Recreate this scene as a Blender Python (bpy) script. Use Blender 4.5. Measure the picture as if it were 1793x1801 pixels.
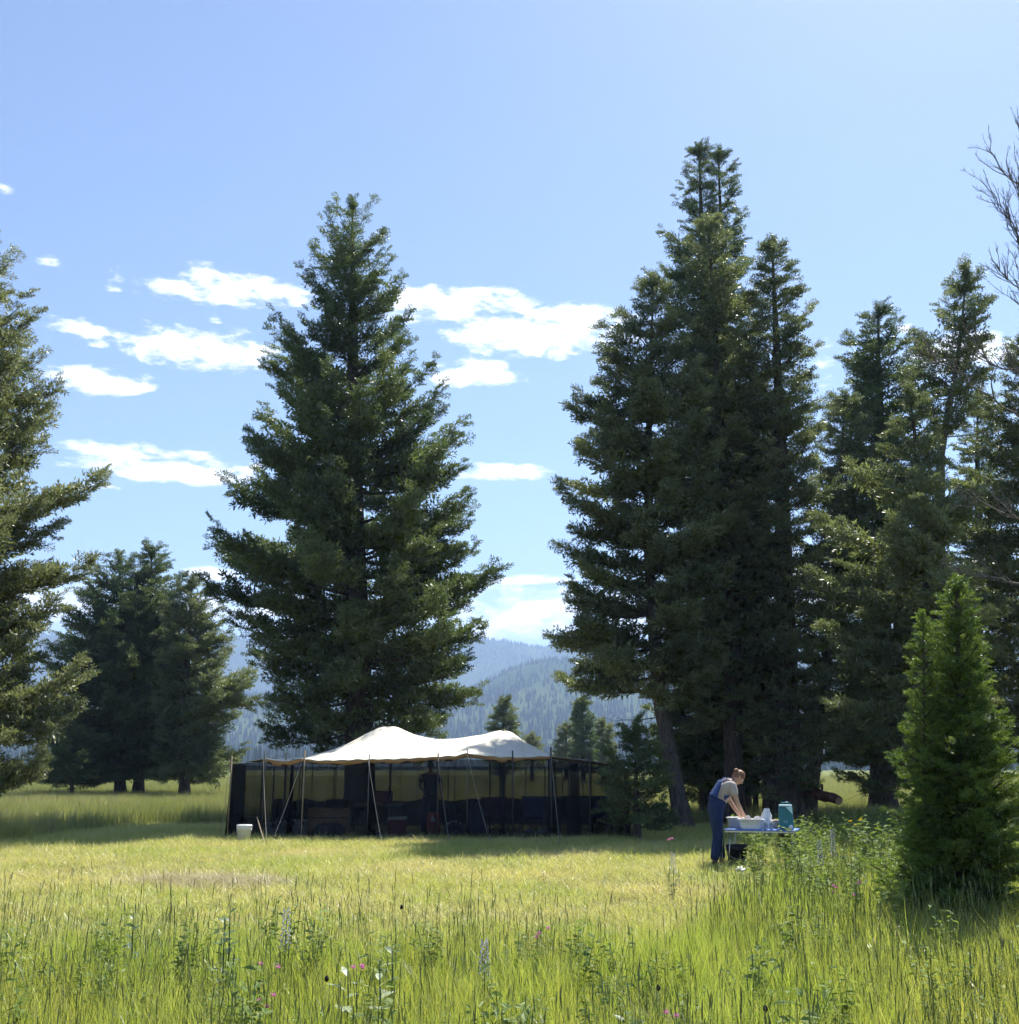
import bpy, bmesh, math, random
import numpy as np
from mathutils import Vector, Matrix

# ------------------------------------------------------------------ camera, sky, sun, exposure
for o in list(bpy.data.objects):
    bpy.data.objects.remove(o)
SC = bpy.context.scene
COL = SC.collection
R = math.radians
PITCH = R(13.3)
FPX = 1900.0                      # focal length in photo pixels (photo 1793 wide)
CAM_H = 1.6
cam_d = bpy.data.cameras.new("camera")
cam = bpy.data.objects.new("camera", cam_d)
COL.objects.link(cam)
cam.location = (0, 0, CAM_H)
cam.rotation_euler = (math.pi / 2 + PITCH, 0, 0)
cam_d.sensor_fit = 'HORIZONTAL'
cam_d.sensor_width = 36.0
cam_d.lens = 36.0 * FPX / 1793.0
cam_d.clip_start = 0.1
cam_d.clip_end = 30000
SC.camera = cam

SUN_AZ, SUN_EL = R(29.0), R(55.0)     # to the right of the view direction, high, in front
SUN_DIR = Vector((math.sin(SUN_AZ) * math.cos(SUN_EL), math.cos(SUN_AZ) * math.cos(SUN_EL), math.sin(SUN_EL)))
SKY_STRENGTH = 0.093
SUN_STRENGTH = 5.0
EXPOSURE = 1.2
sun_d = bpy.data.lights.new("sun", 'SUN')
sun_d.energy = SUN_STRENGTH
sun_d.angle = R(0.53)
sun_d.color = (1.0, 0.96, 0.88)
sun = bpy.data.objects.new("sun", sun_d)
COL.objects.link(sun)
sun.rotation_euler = (-SUN_DIR).to_track_quat('-Z', 'Y').to_euler()
sun.location = (0, 0, 60)

SC.view_settings.view_transform = 'Standard'
SC.view_settings.look = 'None'
SC.view_settings.exposure = EXPOSURE
SC.view_settings.gamma = 1.0
SC.view_settings.use_curve_mapping = False
SC.cycles.max_bounces = 5
SC.cycles.diffuse_bounces = 3
SC.cycles.glossy_bounces = 2
SC.cycles.transmission_bounces = 4
SC.cycles.volume_bounces = 0
SC.cycles.transparent_max_bounces = 12
SC.cycles.caustics_reflective = False
SC.cycles.caustics_refractive = False
SC.cycles.use_denoising = True
SC.cycles.use_adaptive_sampling = True
SC.cycles.adaptive_threshold = 0.025
SC.cycles.adaptive_min_samples = 16

CP, SP = math.cos(PITCH), math.sin(PITCH)
def at(px, py, D):
    """world point at depth D (metres along +Y) seen at photo pixel px, py"""
    u = (px - 896.5) / FPX
    v = (900.5 - py) / FPX
    k = D / (CP - v * SP)
    return Vector((u * k, D, CAM_H + (SP + v * CP) * k))
def atx(px, D):                    # x of a point near the ground at depth D
    return at(px, 1400, D).x

# ------------------------------------------------------------------ world: daylight sky with scattered low clouds
world = bpy.data.worlds.new("World")
SC.world = world
world.use_nodes = True
WN, WL = world.node_tree.nodes, world.node_tree.links
WN.clear()
def wn(t, **kw):
    n = WN.new(t)
    for k, v in kw.items():
        setattr(n, k, v)
    return n
def wm(op, a, b=None, c=None):
    n = wn('ShaderNodeMath', operation=op)
    for i, v in enumerate((a, b, c)):
        if v is None:
            continue
        if isinstance(v, (int, float)):
            n.inputs[i].default_value = v
        else:
            WL.new(v, n.inputs[i])
    return n.outputs[0]
sky = wn('ShaderNodeTexSky', sky_type='NISHITA')
sky.sun_disc = False
sky.sun_elevation = SUN_EL
sky.sun_rotation = SUN_AZ
sky.altitude = 2100
sky.air_density = 1.0
sky.dust_density = 1.7
sky.ozone_density = 1.6
tc = wn('ShaderNodeTexCoord')
sep = wn('ShaderNodeSeparateXYZ')
WL.new(tc.outputs['Generated'], sep.inputs[0])
X, Y, Z = sep.outputs
# azimuth (0 = view direction, + = right) and elevation of the sky direction
az = wm('ARCTAN2', X, Y)
el = wm('ARCSINE', Z)
comb = wn('ShaderNodeCombineXYZ')
WL.new(wm('MULTIPLY', az, 1.0), comb.inputs[0])
WL.new(wm('MULTIPLY', el, 2.6), comb.inputs[1])
n1 = wn('ShaderNodeTexNoise')
n1.inputs['Scale'].default_value = 22.0
n1.inputs['Detail'].default_value = 9.0
n1.inputs['Roughness'].default_value = 0.62
n1.inputs['Distortion'].default_value = 0.25
WL.new(comb.outputs[0], n1.inputs['Vector'])
n2 = wn('ShaderNodeTexNoise')
n2.inputs['Scale'].default_value = 3.2
n2.inputs['Detail'].default_value = 3.0
WL.new(comb.outputs[0], n2.inputs['Vector'])
def px_dir(px, py):
    p = at(px, py, 1.0) - Vector((0, 0, CAM_H))
    return math.atan2(p.x, p.y), math.atan2(p.z, math.hypot(p.x, p.y))
# clouds: centre and half size as seen on the photograph, kept as directions in the sky
clouds = [(395, 512, 165, 36), (350, 618, 165, 40), (125, 577, 75, 20), (165, 672, 110, 28), (80, 457, 32, 24), (190, 508, 26, 11),
          (377, 565, 17, 14), (255, 800, 150, 17), (310, 828, 175, 30), (170, 855, 45, 7), (800, 545, 150, 42), (960, 585, 215, 54), (830, 662, 95, 30),
          (880, 833, 95, 18), (930, 1021, 120, 11), (960, 1085, 330, 52), (70, 1062, 120, 42), (1450, 650, 40, 60),
          (1590, 582, 26, 14), (1690, 628, 110, 36), (12, 335, 24, 11), (180, 607, 36, 10), (230, 602, 30, 11), (1500, 1030, 300, 70),
          (370, 1010, 60, 14), (430, 1075, 150, 40)]
acc = None
for cx, cy, rx, ry in clouds:
    a0, e0 = px_dir(cx, cy)
    rxa = rx / FPX
    rya = ry / FPX
    da = wm('DIVIDE', wm('SUBTRACT', az, a0), rxa)
    de = wm('SUBTRACT', el, e0)
    # flatter underside than top
    du = wm('DIVIDE', wm('MAXIMUM', de, 0.0), rya * 1.1)
    dd = wm('DIVIDE', wm('MINIMUM', de, 0.0), rya * 0.8)
    s = wm('ADD', wm('MULTIPLY', da, da), wm('ADD', wm('MULTIPLY', du, du), wm('MULTIPLY', dd, dd)))
    g = wm('MAXIMUM', wm('SUBTRACT', 1.0 if rx > 40 else 0.45, s), -1.0)
    acc = g if acc is None else wm('MAXIMUM', acc, g)
# the same kind of low scattered cloud round the rest of the horizon
band = wm('SUBTRACT', 0.55, wm('MULTIPLY', wm('ABSOLUTE', wm('SUBTRACT', el, 0.22)), 4.0))
rest = wm('ADD', wm('SUBTRACT', wm('MULTIPLY', n2.outputs[0], 3.0), 2.0), band)
side = wm('GREATER_THAN', wm('ABSOLUTE', az), 0.62)
rest = wm('SUBTRACT', wm('MULTIPLY', rest, side), wm('SUBTRACT', 1.0, side))
acc = wm('MAXIMUM', acc, rest)
n3 = wn('ShaderNodeTexNoise')
n3.inputs['Scale'].default_value = 75.0
n3.inputs['Detail'].default_value = 6.0
n3.inputs['Roughness'].default_value = 0.6
WL.new(comb.outputs[0], n3.inputs['Vector'])
field = wm('ADD', wm('ADD', wm('MULTIPLY', acc, 0.85), wm('MULTIPLY', wm('SUBTRACT', n1.outputs[0], 0.5), 3.6)), wm('MULTIPLY', wm('SUBTRACT', n3.outputs[0], 0.5), 1.1))
mr = wn('ShaderNodeMapRange', interpolation_type='SMOOTHSTEP')
mr.inputs['From Min'].default_value = 0.0
mr.inputs['From Max'].default_value = 1.1
WL.new(field, mr.inputs['Value'])
cmix = wn('ShaderNodeMix', data_type='RGBA')
WL.new(wm('MULTIPLY', mr.outputs[0], 0.96), cmix.inputs['Factor'])
WL.new(sky.outputs[0], cmix.inputs[6])
cmix.inputs[7].default_value = (10.0, 10.0, 10.2, 1)
bg = wn('ShaderNodeBackground')
bg.inputs['Strength'].default_value = SKY_STRENGTH
WL.new(cmix.outputs[2], bg.inputs['Color'])
wo = wn('ShaderNodeOutputWorld')
WL.new(bg.outputs[0], wo.inputs['Surface'])

# ------------------------------------------------------------------ helpers
RNG = np.random.default_rng(7)
def tag(o, label=None, cat=None, group=None, kind=None):
    if label: o["label"] = label
    if cat: o["category"] = cat
    if group: o["group"] = group
    if kind: o["kind"] = kind
    return o
def empty(name, loc=(0, 0, 0), rz=0.0, label=None, cat=None, group=None):
    o = bpy.data.objects.new(name, None)
    COL.objects.link(o)
    o.location = loc
    o.rotation_euler = (0, 0, rz)
    o.empty_display_size = 0.2
    return tag(o, label, cat, group)
def link(name, me, mat=None, parent=None):
    o = bpy.data.objects.new(name, me)
    COL.objects.link(o)
    if mat is not None and len(me.materials) == 0:
        me.materials.append(mat)
    if parent is not None:
        o.parent = parent
    return o
def np_mesh(name, V, F, smooth=False, tint=None):
    """V (n,3), F (m,k) with one face size"""
    V = np.asarray(V, np.float32); F = np.asarray(F, np.int32)
    me = bpy.data.meshes.new(name)
    m, k = F.shape
    me.vertices.add(len(V)); me.vertices.foreach_set("co", V.ravel())
    me.loops.add(m * k); me.loops.foreach_set("vertex_index", F.ravel())
    me.polygons.add(m)
    me.polygons.foreach_set("loop_start", np.arange(0, m * k, k, dtype=np.int32))
    me.polygons.foreach_set("use_smooth", np.full(m, smooth, dtype=bool))
    if tint is not None:
        a = me.attributes.new("tint", 'FLOAT', 'POINT')
        a.data.foreach_set("value", np.asarray(tint, np.float32))
    me.update(calc_edges=True)
    return me
class MB:
    """collects simple solids into one mesh"""
    def __init__(s): s.v, s.f = [], []
    def add(s, vs, fs):
        n = len(s.v)
        s.v += [tuple(v) for v in vs]
        s.f += [tuple(i + n for i in f) for f in fs]
        return s
    def box(s, c, d, rot=None, taper=1.0):
        x, y, z = d[0] / 2, d[1] / 2, d[2] / 2
        vs = [Vector((sx * x * (taper if sz > 0 else 1), sy * y * (taper if sz > 0 else 1), sz * z)) for sz in (-1, 1) for sy in (-1, 1) for sx in (-1, 1)]
        if rot is not None: vs = [rot @ v for v in vs]
        vs = [v + Vector(c) for v in vs]
        return s.add(vs, [(0, 2, 3, 1), (4, 5, 7, 6), (0, 1, 5, 4), (2, 6, 7, 3), (0, 4, 6, 2), (1, 3, 7, 5)])
    def tube(s, pts, rad, n=8, cap=True):
        pts = [Vector(p) for p in pts]
        if not hasattr(rad, '__len__'): rad = [rad] * len(pts)
        vs, fs = [], []
        for i, p in enumerate(pts):
            t = (pts[min(i + 1, len(pts) - 1)] - pts[max(i - 1, 0)]).normalized()
            a = t.orthogonal().normalized() if abs(t.z) < 0.9 else t.cross(Vector((0, 1, 0))).normalized()
            b = t.cross(a)
            for k in range(n):
                q = 2 * math.pi * k / n
                vs.append(p + (a * math.cos(q) + b * math.sin(q)) * rad[i])
        for i in range(len(pts) - 1):
            for k in range(n):
                fs.append((i * n + k, i * n + (k + 1) % n, (i + 1) * n + (k + 1) % n, (i + 1) * n + k))
        if cap:
            fs.append(tuple(range(n - 1, -1, -1)))
            fs.append(tuple((len(pts) - 1) * n + k for k in range(n)))
        return s.add(vs, fs)
    def lathe(s, c, prof, n=20):
        vs, fs = [], []
        for r, z in prof:
            for k in range(n):
                q = 2 * math.pi * k / n
                vs.append((c[0] + r * math.cos(q), c[1] + r * math.sin(q), c[2] + z))
        for i in range(len(prof) - 1):
            for k in range(n):
                fs.append((i * n + k, i * n + (k + 1) % n, (i + 1) * n + (k + 1) % n, (i + 1) * n + k))
        fs.append(tuple(range(n - 1, -1, -1)))
        fs.append(tuple((len(prof) - 1) * n + k for k in range(n)))
        return s.add(vs, fs)
    def grid(s, fn, nu, nv):
        vs = [fn(i / nu, j / nv) for j in range(nv + 1) for i in range(nu + 1)]
        fs = [(j * (nu + 1) + i, j * (nu + 1) + i + 1, (j + 1) * (nu + 1) + i + 1, (j + 1) * (nu + 1) + i) for j in range(nv) for i in range(nu)]
        return s.add(vs, fs)
    def build(s, name, mat, parent=None, smooth=False, bevel=0.0, sub=0, solid=0.0):
        me = bpy.data.meshes.new(name)
        me.from_pydata(s.v, [], s.f)
        if bevel > 0 or sub > 0:
            bm = bmesh.new(); bm.from_mesh(me)
            if bevel > 0:
                bmesh.ops.bevel(bm, geom=[e for e in bm.edges if len(e.link_faces) == 2 and e.calc_face_angle(0) > 0.6], offset=bevel, segments=2, affect='EDGES', profile=0.6)
            for _ in range(sub):
                bmesh.ops.subdivide_edges(bm, edges=bm.edges[:], cuts=1, use_grid_fill=True, smooth=1.0)
            bm.to_mesh(me); bm.free()
        if smooth:
            for p in me.polygons: p.use_smooth = True
        me.update()
        o = link(name, me, mat, parent)
        if solid:
            md = o.modifiers.new("thickness", 'SOLIDIFY'); md.thickness = solid; md.offset = 0
        return o

# ------------------------------------------------------------------ materials
def new_mat(name):
    m = bpy.data.materials.new(name)
    m.use_nodes = True
    m.node_tree.nodes.clear()
    return m, m.node_tree.nodes, m.node_tree.links
def ramp(N, cols):
    r = N.new('ShaderNodeValToRGB')
    e = r.color_ramp.elements
    while len(e) < len(cols): e.new(0.5)
    for i, (p, c) in enumerate(cols):
        e[i].position = p
        e[i].color = (*c, 1)
    return r
def mat(name, col, rough=0.7, var=0.15, scale=6.0, bump=0.0, metal=0.0, spec=0.3, transl=0.0):
    m, N, L = new_mat(name)
    t = N.new('ShaderNodeTexCoord')
    no = N.new('ShaderNodeTexNoise')
    no.inputs['Scale'].default_value = scale
    no.inputs['Detail'].default_value = 6
    L.new(t.outputs['Object'], no.inputs['Vector'])
    r = ramp(N, [(0.25, tuple(c * (1 - var) for c in col)), (0.75, tuple(min(1, c * (1 + var)) for c in col))])
    L.new(no.outputs[0], r.inputs[0])
    p = N.new('ShaderNodeBsdfPrincipled')
    L.new(r.outputs[0], p.inputs['Base Color'])
    p.inputs['Roughness'].default_value = rough
    p.inputs['Metallic'].default_value = metal
    p.inputs['Specular IOR Level'].default_value = spec
    if bump > 0:
        b = N.new('ShaderNodeBump')
        b.inputs['Strength'].default_value = bump
        b.inputs['Distance'].default_value = 0.02
        L.new(no.outputs[0], b.inputs['Height'])
        L.new(b.outputs[0], p.inputs['Normal'])
    out = N.new('ShaderNodeOutputMaterial')
    if transl > 0:
        tr = N.new('ShaderNodeBsdfTranslucent')
        L.new(r.outputs[0], tr.inputs['Color'])
        mx = N.new('ShaderNodeMixShader')
        mx.inputs[0].default_value = transl
        L.new(p.outputs[0], mx.inputs[1]); L.new(tr.outputs[0], mx.inputs[2])
        L.new(mx.outputs[0], out.inputs['Surface'])
    else:
        L.new(p.outputs[0], out.inputs['Surface'])
    return m
def leaf_mat(name, dark, light, transl=0.35, tcol=None, rough=0.42, dry=None, spec=0.5, patch=None, patch_scale=0.35, instance=False):
    """thin leaves: diffuse both sides plus light passing through; tone varies leaf by leaf and limb by limb"""
    m, N, L = new_mat(name)
    g = N.new('ShaderNodeNewGeometry')
    f = N.new('ShaderNodeMath'); f.operation = 'MULTIPLY'
    L.new(g.outputs['Random Per Island'], f.inputs[0]); f.inputs[1].default_value = 0.45
    a = N.new('ShaderNodeMath'); a.operation = 'MULTIPLY_ADD'
    if instance:
        oi = N.new('ShaderNodeObjectInfo')
        L.new(oi.outputs['Random'], a.inputs[0])
    else:
        at_ = N.new('ShaderNodeAttribute'); at_.attribute_name = "tint"; at_.attribute_type = 'INSTANCER' 
        L.new(at_.outputs['Fac'], a.inputs[0])
    a.inputs[1].default_value = 0.55
    L.new(f.outputs[0], a.inputs[2])
    r = ramp(N, [(0.1, dark), (0.72, light), (0.82, dry)] if dry else [(0.1, dark), (0.9, light)])
    L.new(a.outputs[0], r.inputs[0])
    col = r.outputs[0]
    if patch is not None:
        no = N.new('ShaderNodeTexNoise')
        no.inputs['Scale'].default_value = patch_scale
        no.inputs['Detail'].default_value = 4
        L.new(g.outputs['Position'], no.inputs['Vector'])
        pr = ramp(N, [(0.42, (0, 0, 0)), (0.66, (1, 1, 1))])
        L.new(no.outputs[0], pr.inputs[0])
        mx = N.new('ShaderNodeMix'); mx.data_type = 'RGBA'
        L.new(pr.outputs[0], mx.inputs['Factor'])
        L.new(col, mx.inputs[6]); mx.inputs[7].default_value = (*patch, 1)
        col = mx.outputs[2]
    p = N.new('ShaderNodeBsdfPrincipled')
    L.new(col, p.inputs['Base Color'])
    p.inputs['Roughness'].default_value = rough
    p.inputs['Specular IOR Level'].default_value = spec
    tr = N.new('ShaderNodeBsdfTranslucent')
    hs = N.new('ShaderNodeMix'); hs.data_type = 'RGBA'; hs.blend_type = 'MULTIPLY'
    hs.inputs['Factor'].default_value = 1.0
    L.new(col, hs.inputs[6]); hs.inputs[7].default_value = (*(tcol or (1.25, 1.2, 0.6)), 1)
    L.new(hs.outputs[2], tr.inputs['Color'])
    mx2 = N.new('ShaderNodeMixShader'); mx2.inputs[0].default_value = transl
    L.new(p.outputs[0], mx2.inputs[1]); L.new(tr.outputs[0], mx2.inputs[2])
    out = N.new('ShaderNodeOutputMaterial')
    L.new(mx2.outputs[0], out.inputs['Surface'])
    return m
def bark_mat(name, a, b, scale=3.0):
    m, N, L = new_mat(name)
    t = N.new('ShaderNodeTexCoord')
    mp = N.new('ShaderNodeMapping'); mp.inputs['Scale'].default_value = (scale * 3, scale * 3, scale * 0.6)
    L.new(t.outputs['Object'], mp.inputs[0])
    no = N.new('ShaderNodeTexNoise'); no.inputs['Scale'].default_value = 1.6; no.inputs['Detail'].default_value = 8; no.inputs['Roughness'].default_value = 0.7
    L.new(mp.outputs[0], no.inputs['Vector'])
    r = ramp(N, [(0.35, a), (0.65, b)])
    L.new(no.outputs[0], r.inputs[0])
    p = N.new('ShaderNodeBsdfPrincipled'); p.inputs['Roughness'].default_value = 0.9; p.inputs['Specular IOR Level'].default_value = 0.1
    L.new(r.outputs[0], p.inputs['Base Color'])
    bu = N.new('ShaderNodeBump'); bu.inputs['Strength'].default_value = 0.9; bu.inputs['Distance'].default_value = 0.05
    L.new(no.outputs[0], bu.inputs['Height']); L.new(bu.outputs[0], p.inputs['Normal'])
    out = N.new('ShaderNodeOutputMaterial'); L.new(p.outputs[0], out.inputs['Surface'])
    return m

M = {}
M['fir_dark'] = leaf_mat('fir_needles_dark', (0.038, 0.066, 0.036), (0.175, 0.22, 0.095), 0.42, (1.1, 1.15, 0.6))
M['fir_mid'] = leaf_mat('fir_needles_grey_green', (0.060, 0.088, 0.050), (0.24, 0.275, 0.14), 0.42, (1.1, 1.12, 0.65))
M['fir_olive'] = leaf_mat('fir_needles_olive', (0.09, 0.115, 0.062), (0.28, 0.305, 0.16), 0.42, (1.1, 1.1, 0.7))
M['fir_young'] = leaf_mat('fir_needles_young', (0.038, 0.085, 0.024), (0.19, 0.275, 0.06), 0.50, (1.25, 1.2, 0.5))
M['forest'] = leaf_mat('far_forest', (0.020, 0.035, 0.020), (0.080, 0.105, 0.050), 0.15, instance=True)
M['bark'] = bark_mat('fir_bark', (0.035, 0.028, 0.024), (0.13, 0.105, 0.09))
M['bark_mid'] = bark_mat('leaning_bark', (0.05, 0.045, 0.04), (0.155, 0.135, 0.12))
M['bark_grey'] = bark_mat('grey_bark', (0.07, 0.065, 0.06), (0.22, 0.20, 0.185))
M['grass_tall'] = leaf_mat('tall_grass', (0.12, 0.20, 0.032), (0.48, 0.54, 0.15), 0.52, (1.15, 1.2, 0.55), instance=True, dry=(0.55, 0.47, 0.26), patch=(0.40, 0.40, 0.13), patch_scale=0.5)
M['grass_far'] = leaf_mat('far_meadow_grass', (0.16, 0.19, 0.06), (0.34, 0.36, 0.15), 0.42, (1.15, 1.12, 0.7), instance=True, patch=(0.34, 0.33, 0.17), patch_scale=0.15)
M['grass_stalk'] = leaf_mat('grass_stalks', (0.085, 0.13, 0.04), (0.22, 0.25, 0.09), 0.3, instance=True)
M['grass_short'] = leaf_mat('trampled_grass', (0.26, 0.34, 0.07), (0.56, 0.58, 0.19), 0.45, (1.1, 1.08, 0.65), instance=True, dry=(0.66, 0.56, 0.36), patch=(0.60, 0.55, 0.27), patch_scale=0.38)
M['weed'] = leaf_mat('leafy_weeds', (0.10, 0.17, 0.035), (0.27, 0.34, 0.12), 0.38, instance=True, spec=0.2, rough=0.6)
M['leaf_plant'] = leaf_mat('plant_leaf', (0.06, 0.11, 0.035), (0.14, 0.20, 0.07), 0.3)
M['leaf_pale'] = leaf_mat('pale_leaf', (0.30, 0.36, 0.22), (0.5, 0.56, 0.38), 0.3)

# ------------------------------------------------------------------ terrain
_w = np.random.default_rng(3)
_K = [(_w.normal(size=2), _w.uniform(0, 6.28)) for _ in range(40)]
def fbm(x, y, scale, octaves=5, off=0):
    x = np.asarray(x, float) / scale; y = np.asarray(y, float) / scale
    s, a, tot = 0, 1.0, 0
    for o in range(octaves):
        v = 0
        for j in range(5):
            (kx, ky), ph = _K[(o * 5 + j + off * 7) % 40]
            v = v + np.sin((kx * x + ky * y) * (1.9 ** o) * 2.2 + ph + np.sin(kx * y * 1.3 * (1.9 ** o) + ph) * 0.8)
        s = s + a * v / 5 * 1.4
        tot += a
        a *= 0.55
    return s / tot
def smooth01(t):
    t = np.clip(t, 0, 1)
    return t * t * (3 - 2 * t)
def ground_z(x, y):
    x = np.asarray(x, float); y = np.asarray(y, float)
    d = np.hypot(x, y)
    return 0.05 * fbm(x, y, 7.0, 3, 1) * smooth01((40 - d) / 25) + 0.10 * fbm(x, y, 40, 2, 2) * smooth01((d - 30) / 40) * smooth01((400 - d) / 200)

def ridge(px_list, D):
    xs, zs = [], []
    for px, py in px_list:
        p = at(px, py, D)
        xs.append(p.x / p.y); zs.append(p.z)
    return np.array(xs), np.array(zs)
FAR_D, NEAR_D = 3700.0, 2300.0
FAR = ridge([(-600, 1140), (0, 1122), (100, 1116), (200, 1122), (420, 1127), (640, 1128), (860, 1126), (900, 1131), (930, 1139), (960, 1142), (1000, 1134), (1060, 1129), (1200, 1122), (1500, 1135), (2300, 1142)], FAR_D)
NEAR = ridge([(-600, 1240), (0, 1205), (200, 1215), (430, 1225), (600, 1245), (780, 1232), (850, 1208), (900, 1182), (950, 1167), (1000, 1163), (1080, 1172), (1200, 1160), (1600, 1190), (2300, 1215)], NEAR_D)
def hill_z(x, y):
    x = np.asarray(x, float); y = np.asarray(y, float)
    D = np.maximum(y, 1.0)
    t = np.clip(x / D, -1.6, 1.6)
    far = np.interp(t, *FAR); near = np.interp(t, *NEAR)
    k1 = smooth01((D - 700) / (NEAR_D - 700)) ** 1.25
    z = near * k1
    dip = near * (1 - 0.22 * smooth01((D - NEAR_D) / 450))
    z = np.where(D > NEAR_D, dip, z)
    k2 = smooth01((D - NEAR_D - 300) / (FAR_D - NEAR_D - 300))
    z = np.where(D > NEAR_D + 300, dip + (far - dip) * k2, z)
    z = np.where(D > FAR_D, far - (D - FAR_D) * 0.12, z)
    amp = smooth01((D - 700) / 1500)
    return z + amp * (10 * fbm(x, y, 420, 4, 3) - 6 * smooth01((D - 700) / 500)) + 3.0 * smooth01((D - 450) / 300) - 2.0

# ground sheet
def warp(n, near, far):
    t = np.linspace(-1, 1, n)
    return np.sign(t) * (near * np.abs(t) + (far - near) * np.abs(t) ** 5)
gx = warp(181, 60, 4900); gy = warp(181, 60, 4900)
GX, GY = np.meshgrid(gx, gy)
GZ = ground_z(GX, GY)
V = np.stack([GX.ravel(), GY.ravel(), GZ.ravel()], 1)
n = len(gx)
I, J = np.meshgrid(np.arange(n - 1), np.arange(n - 1))
b0 = (J * n + I).ravel()
F = np.stack([b0, b0 + 1, b0 + n + 1, b0 + n], 1)
def ground_mat():
    m, N, L = new_mat('meadow_ground')
    g = N.new('ShaderNodeNewGeometry')
    n1 = N.new('ShaderNodeTexNoise'); n1.inputs['Scale'].default_value = 0.45; n1.inputs['Detail'].default_value = 5
    n2 = N.new('ShaderNodeTexNoise'); n2.inputs['Scale'].default_value = 18; n2.inputs['Detail'].default_value = 8; n2.inputs['Roughness'].default_value = 0.75
    L.new(g.outputs['Position'], n1.inputs['Vector']); L.new(g.outputs['Position'], n2.inputs['Vector'])
    r1 = ramp(N, [(0.38, (0.12, 0.135, 0.045)), (0.55, (0.22, 0.20, 0.085)), (0.72, (0.33, 0.27, 0.15))])
    r2 = ramp(N, [(0.3, (0.45, 0.42, 0.38)), (0.7, (1.25, 1.2, 1.1))])
    L.new(n1.outputs[0], r1.inputs[0]); L.new(n2.outputs[0], r2.inputs[0])
    mx = N.new('ShaderNodeMix'); mx.data_type = 'RGBA'; mx.blend_type = 'MULTIPLY'; mx.inputs['Factor'].default_value = 1
    L.new(r1.outputs[0], mx.inputs[6]); L.new(r2.outputs[0], mx.inputs[7])
    ln = N.new('ShaderNodeVectorMath'); ln.operation = 'LENGTH'; L.new(g.outputs['Position'], ln.inputs[0])
    mr_ = N.new('ShaderNodeMapRange'); mr_.inputs['From Min'].default_value = 26; mr_.inputs['From Max'].default_value = 40; L.new(ln.outputs['Value'], mr_.inputs['Value'])
    mg = N.new('ShaderNodeMix'); mg.data_type = 'RGBA'; L.new(mr_.outputs[0], mg.inputs['Factor']); L.new(r1.outputs[0], mg.inputs[6]); mg.inputs[7].default_value = (0.17, 0.20, 0.065, 1)
    L.new(mg.outputs[2], mx.inputs[6])
    p = N.new('ShaderNodeBsdfPrincipled'); p.inputs['Roughness'].default_value = 0.95; p.inputs['Specular IOR Level'].default_value = 0.05
    L.new(mx.outputs[2], p.inputs['Base Color'])
    b = N.new('ShaderNodeBump'); b.inputs['Strength'].default_value = 0.8; b.inputs['Distance'].default_value = 0.04
    L.new(n2.outputs[0], b.inputs['Height']); L.new(b.outputs[0], p.inputs['Normal'])
    o = N.new('ShaderNodeOutputMaterial'); L.new(p.outputs[0], o.inputs['Surface'])
    return m
ground = link('ground', np_mesh('ground', V, F, True), ground_mat())
tag(ground, 'open meadow floor of trampled soil and straw', 'ground', kind='structure')

# hills
azs = np.tan(np.linspace(R(-52), R(52), 241)); ds = np.concatenate([np.linspace(470, 2400, 90), np.linspace(2440, 4700, 60)])
HA, HD = np.meshgrid(azs, ds)
HX, HY = HA * HD, HD
HX = np.clip(HX, -4850, 4850)
HZ = hill_z(HX, HY)
V = np.stack([HX.ravel(), HY.ravel(), HZ.ravel()], 1)
n = len(azs)
I, J = np.meshgrid(np.arange(n - 1), np.arange(len(ds) - 1))
b0 = (J * n + I).ravel()
F = np.stack([b0, b0 + 1, b0 + n + 1, b0 + n], 1)
def hill_mat():
    m, N, L = new_mat('hillside_meadow')
    g = N.new('ShaderNodeNewGeometry')
    n1 = N.new('ShaderNodeTexNoise'); n1.inputs['Scale'].default_value = 0.004; n1.inputs['Detail'].default_value = 8
    L.new(g.outputs['Position'], n1.inputs['Vector'])
    r1 = ramp(N, [(0.4, (0.035, 0.055, 0.028)), (0.65, (0.075, 0.10, 0.045))])
    L.new(n1.outputs[0], r1.inputs[0])
    p = N.new('ShaderNodeBsdfPrincipled'); p.inputs['Roughness'].default_value = 1.0; p.inputs['Specular IOR Level'].default_value = 0.0
    L.new(r1.outputs[0], p.inputs['Base Color'])
    o = N.new('ShaderNodeOutputMaterial'); L.new(p.outputs[0], o.inputs['Surface'])
    return m
hills = link('hills', np_mesh('hills', V, F, True), hill_mat())
tag(hills, 'long wooded ridge across the valley', 'hills', kind='structure')

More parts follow.
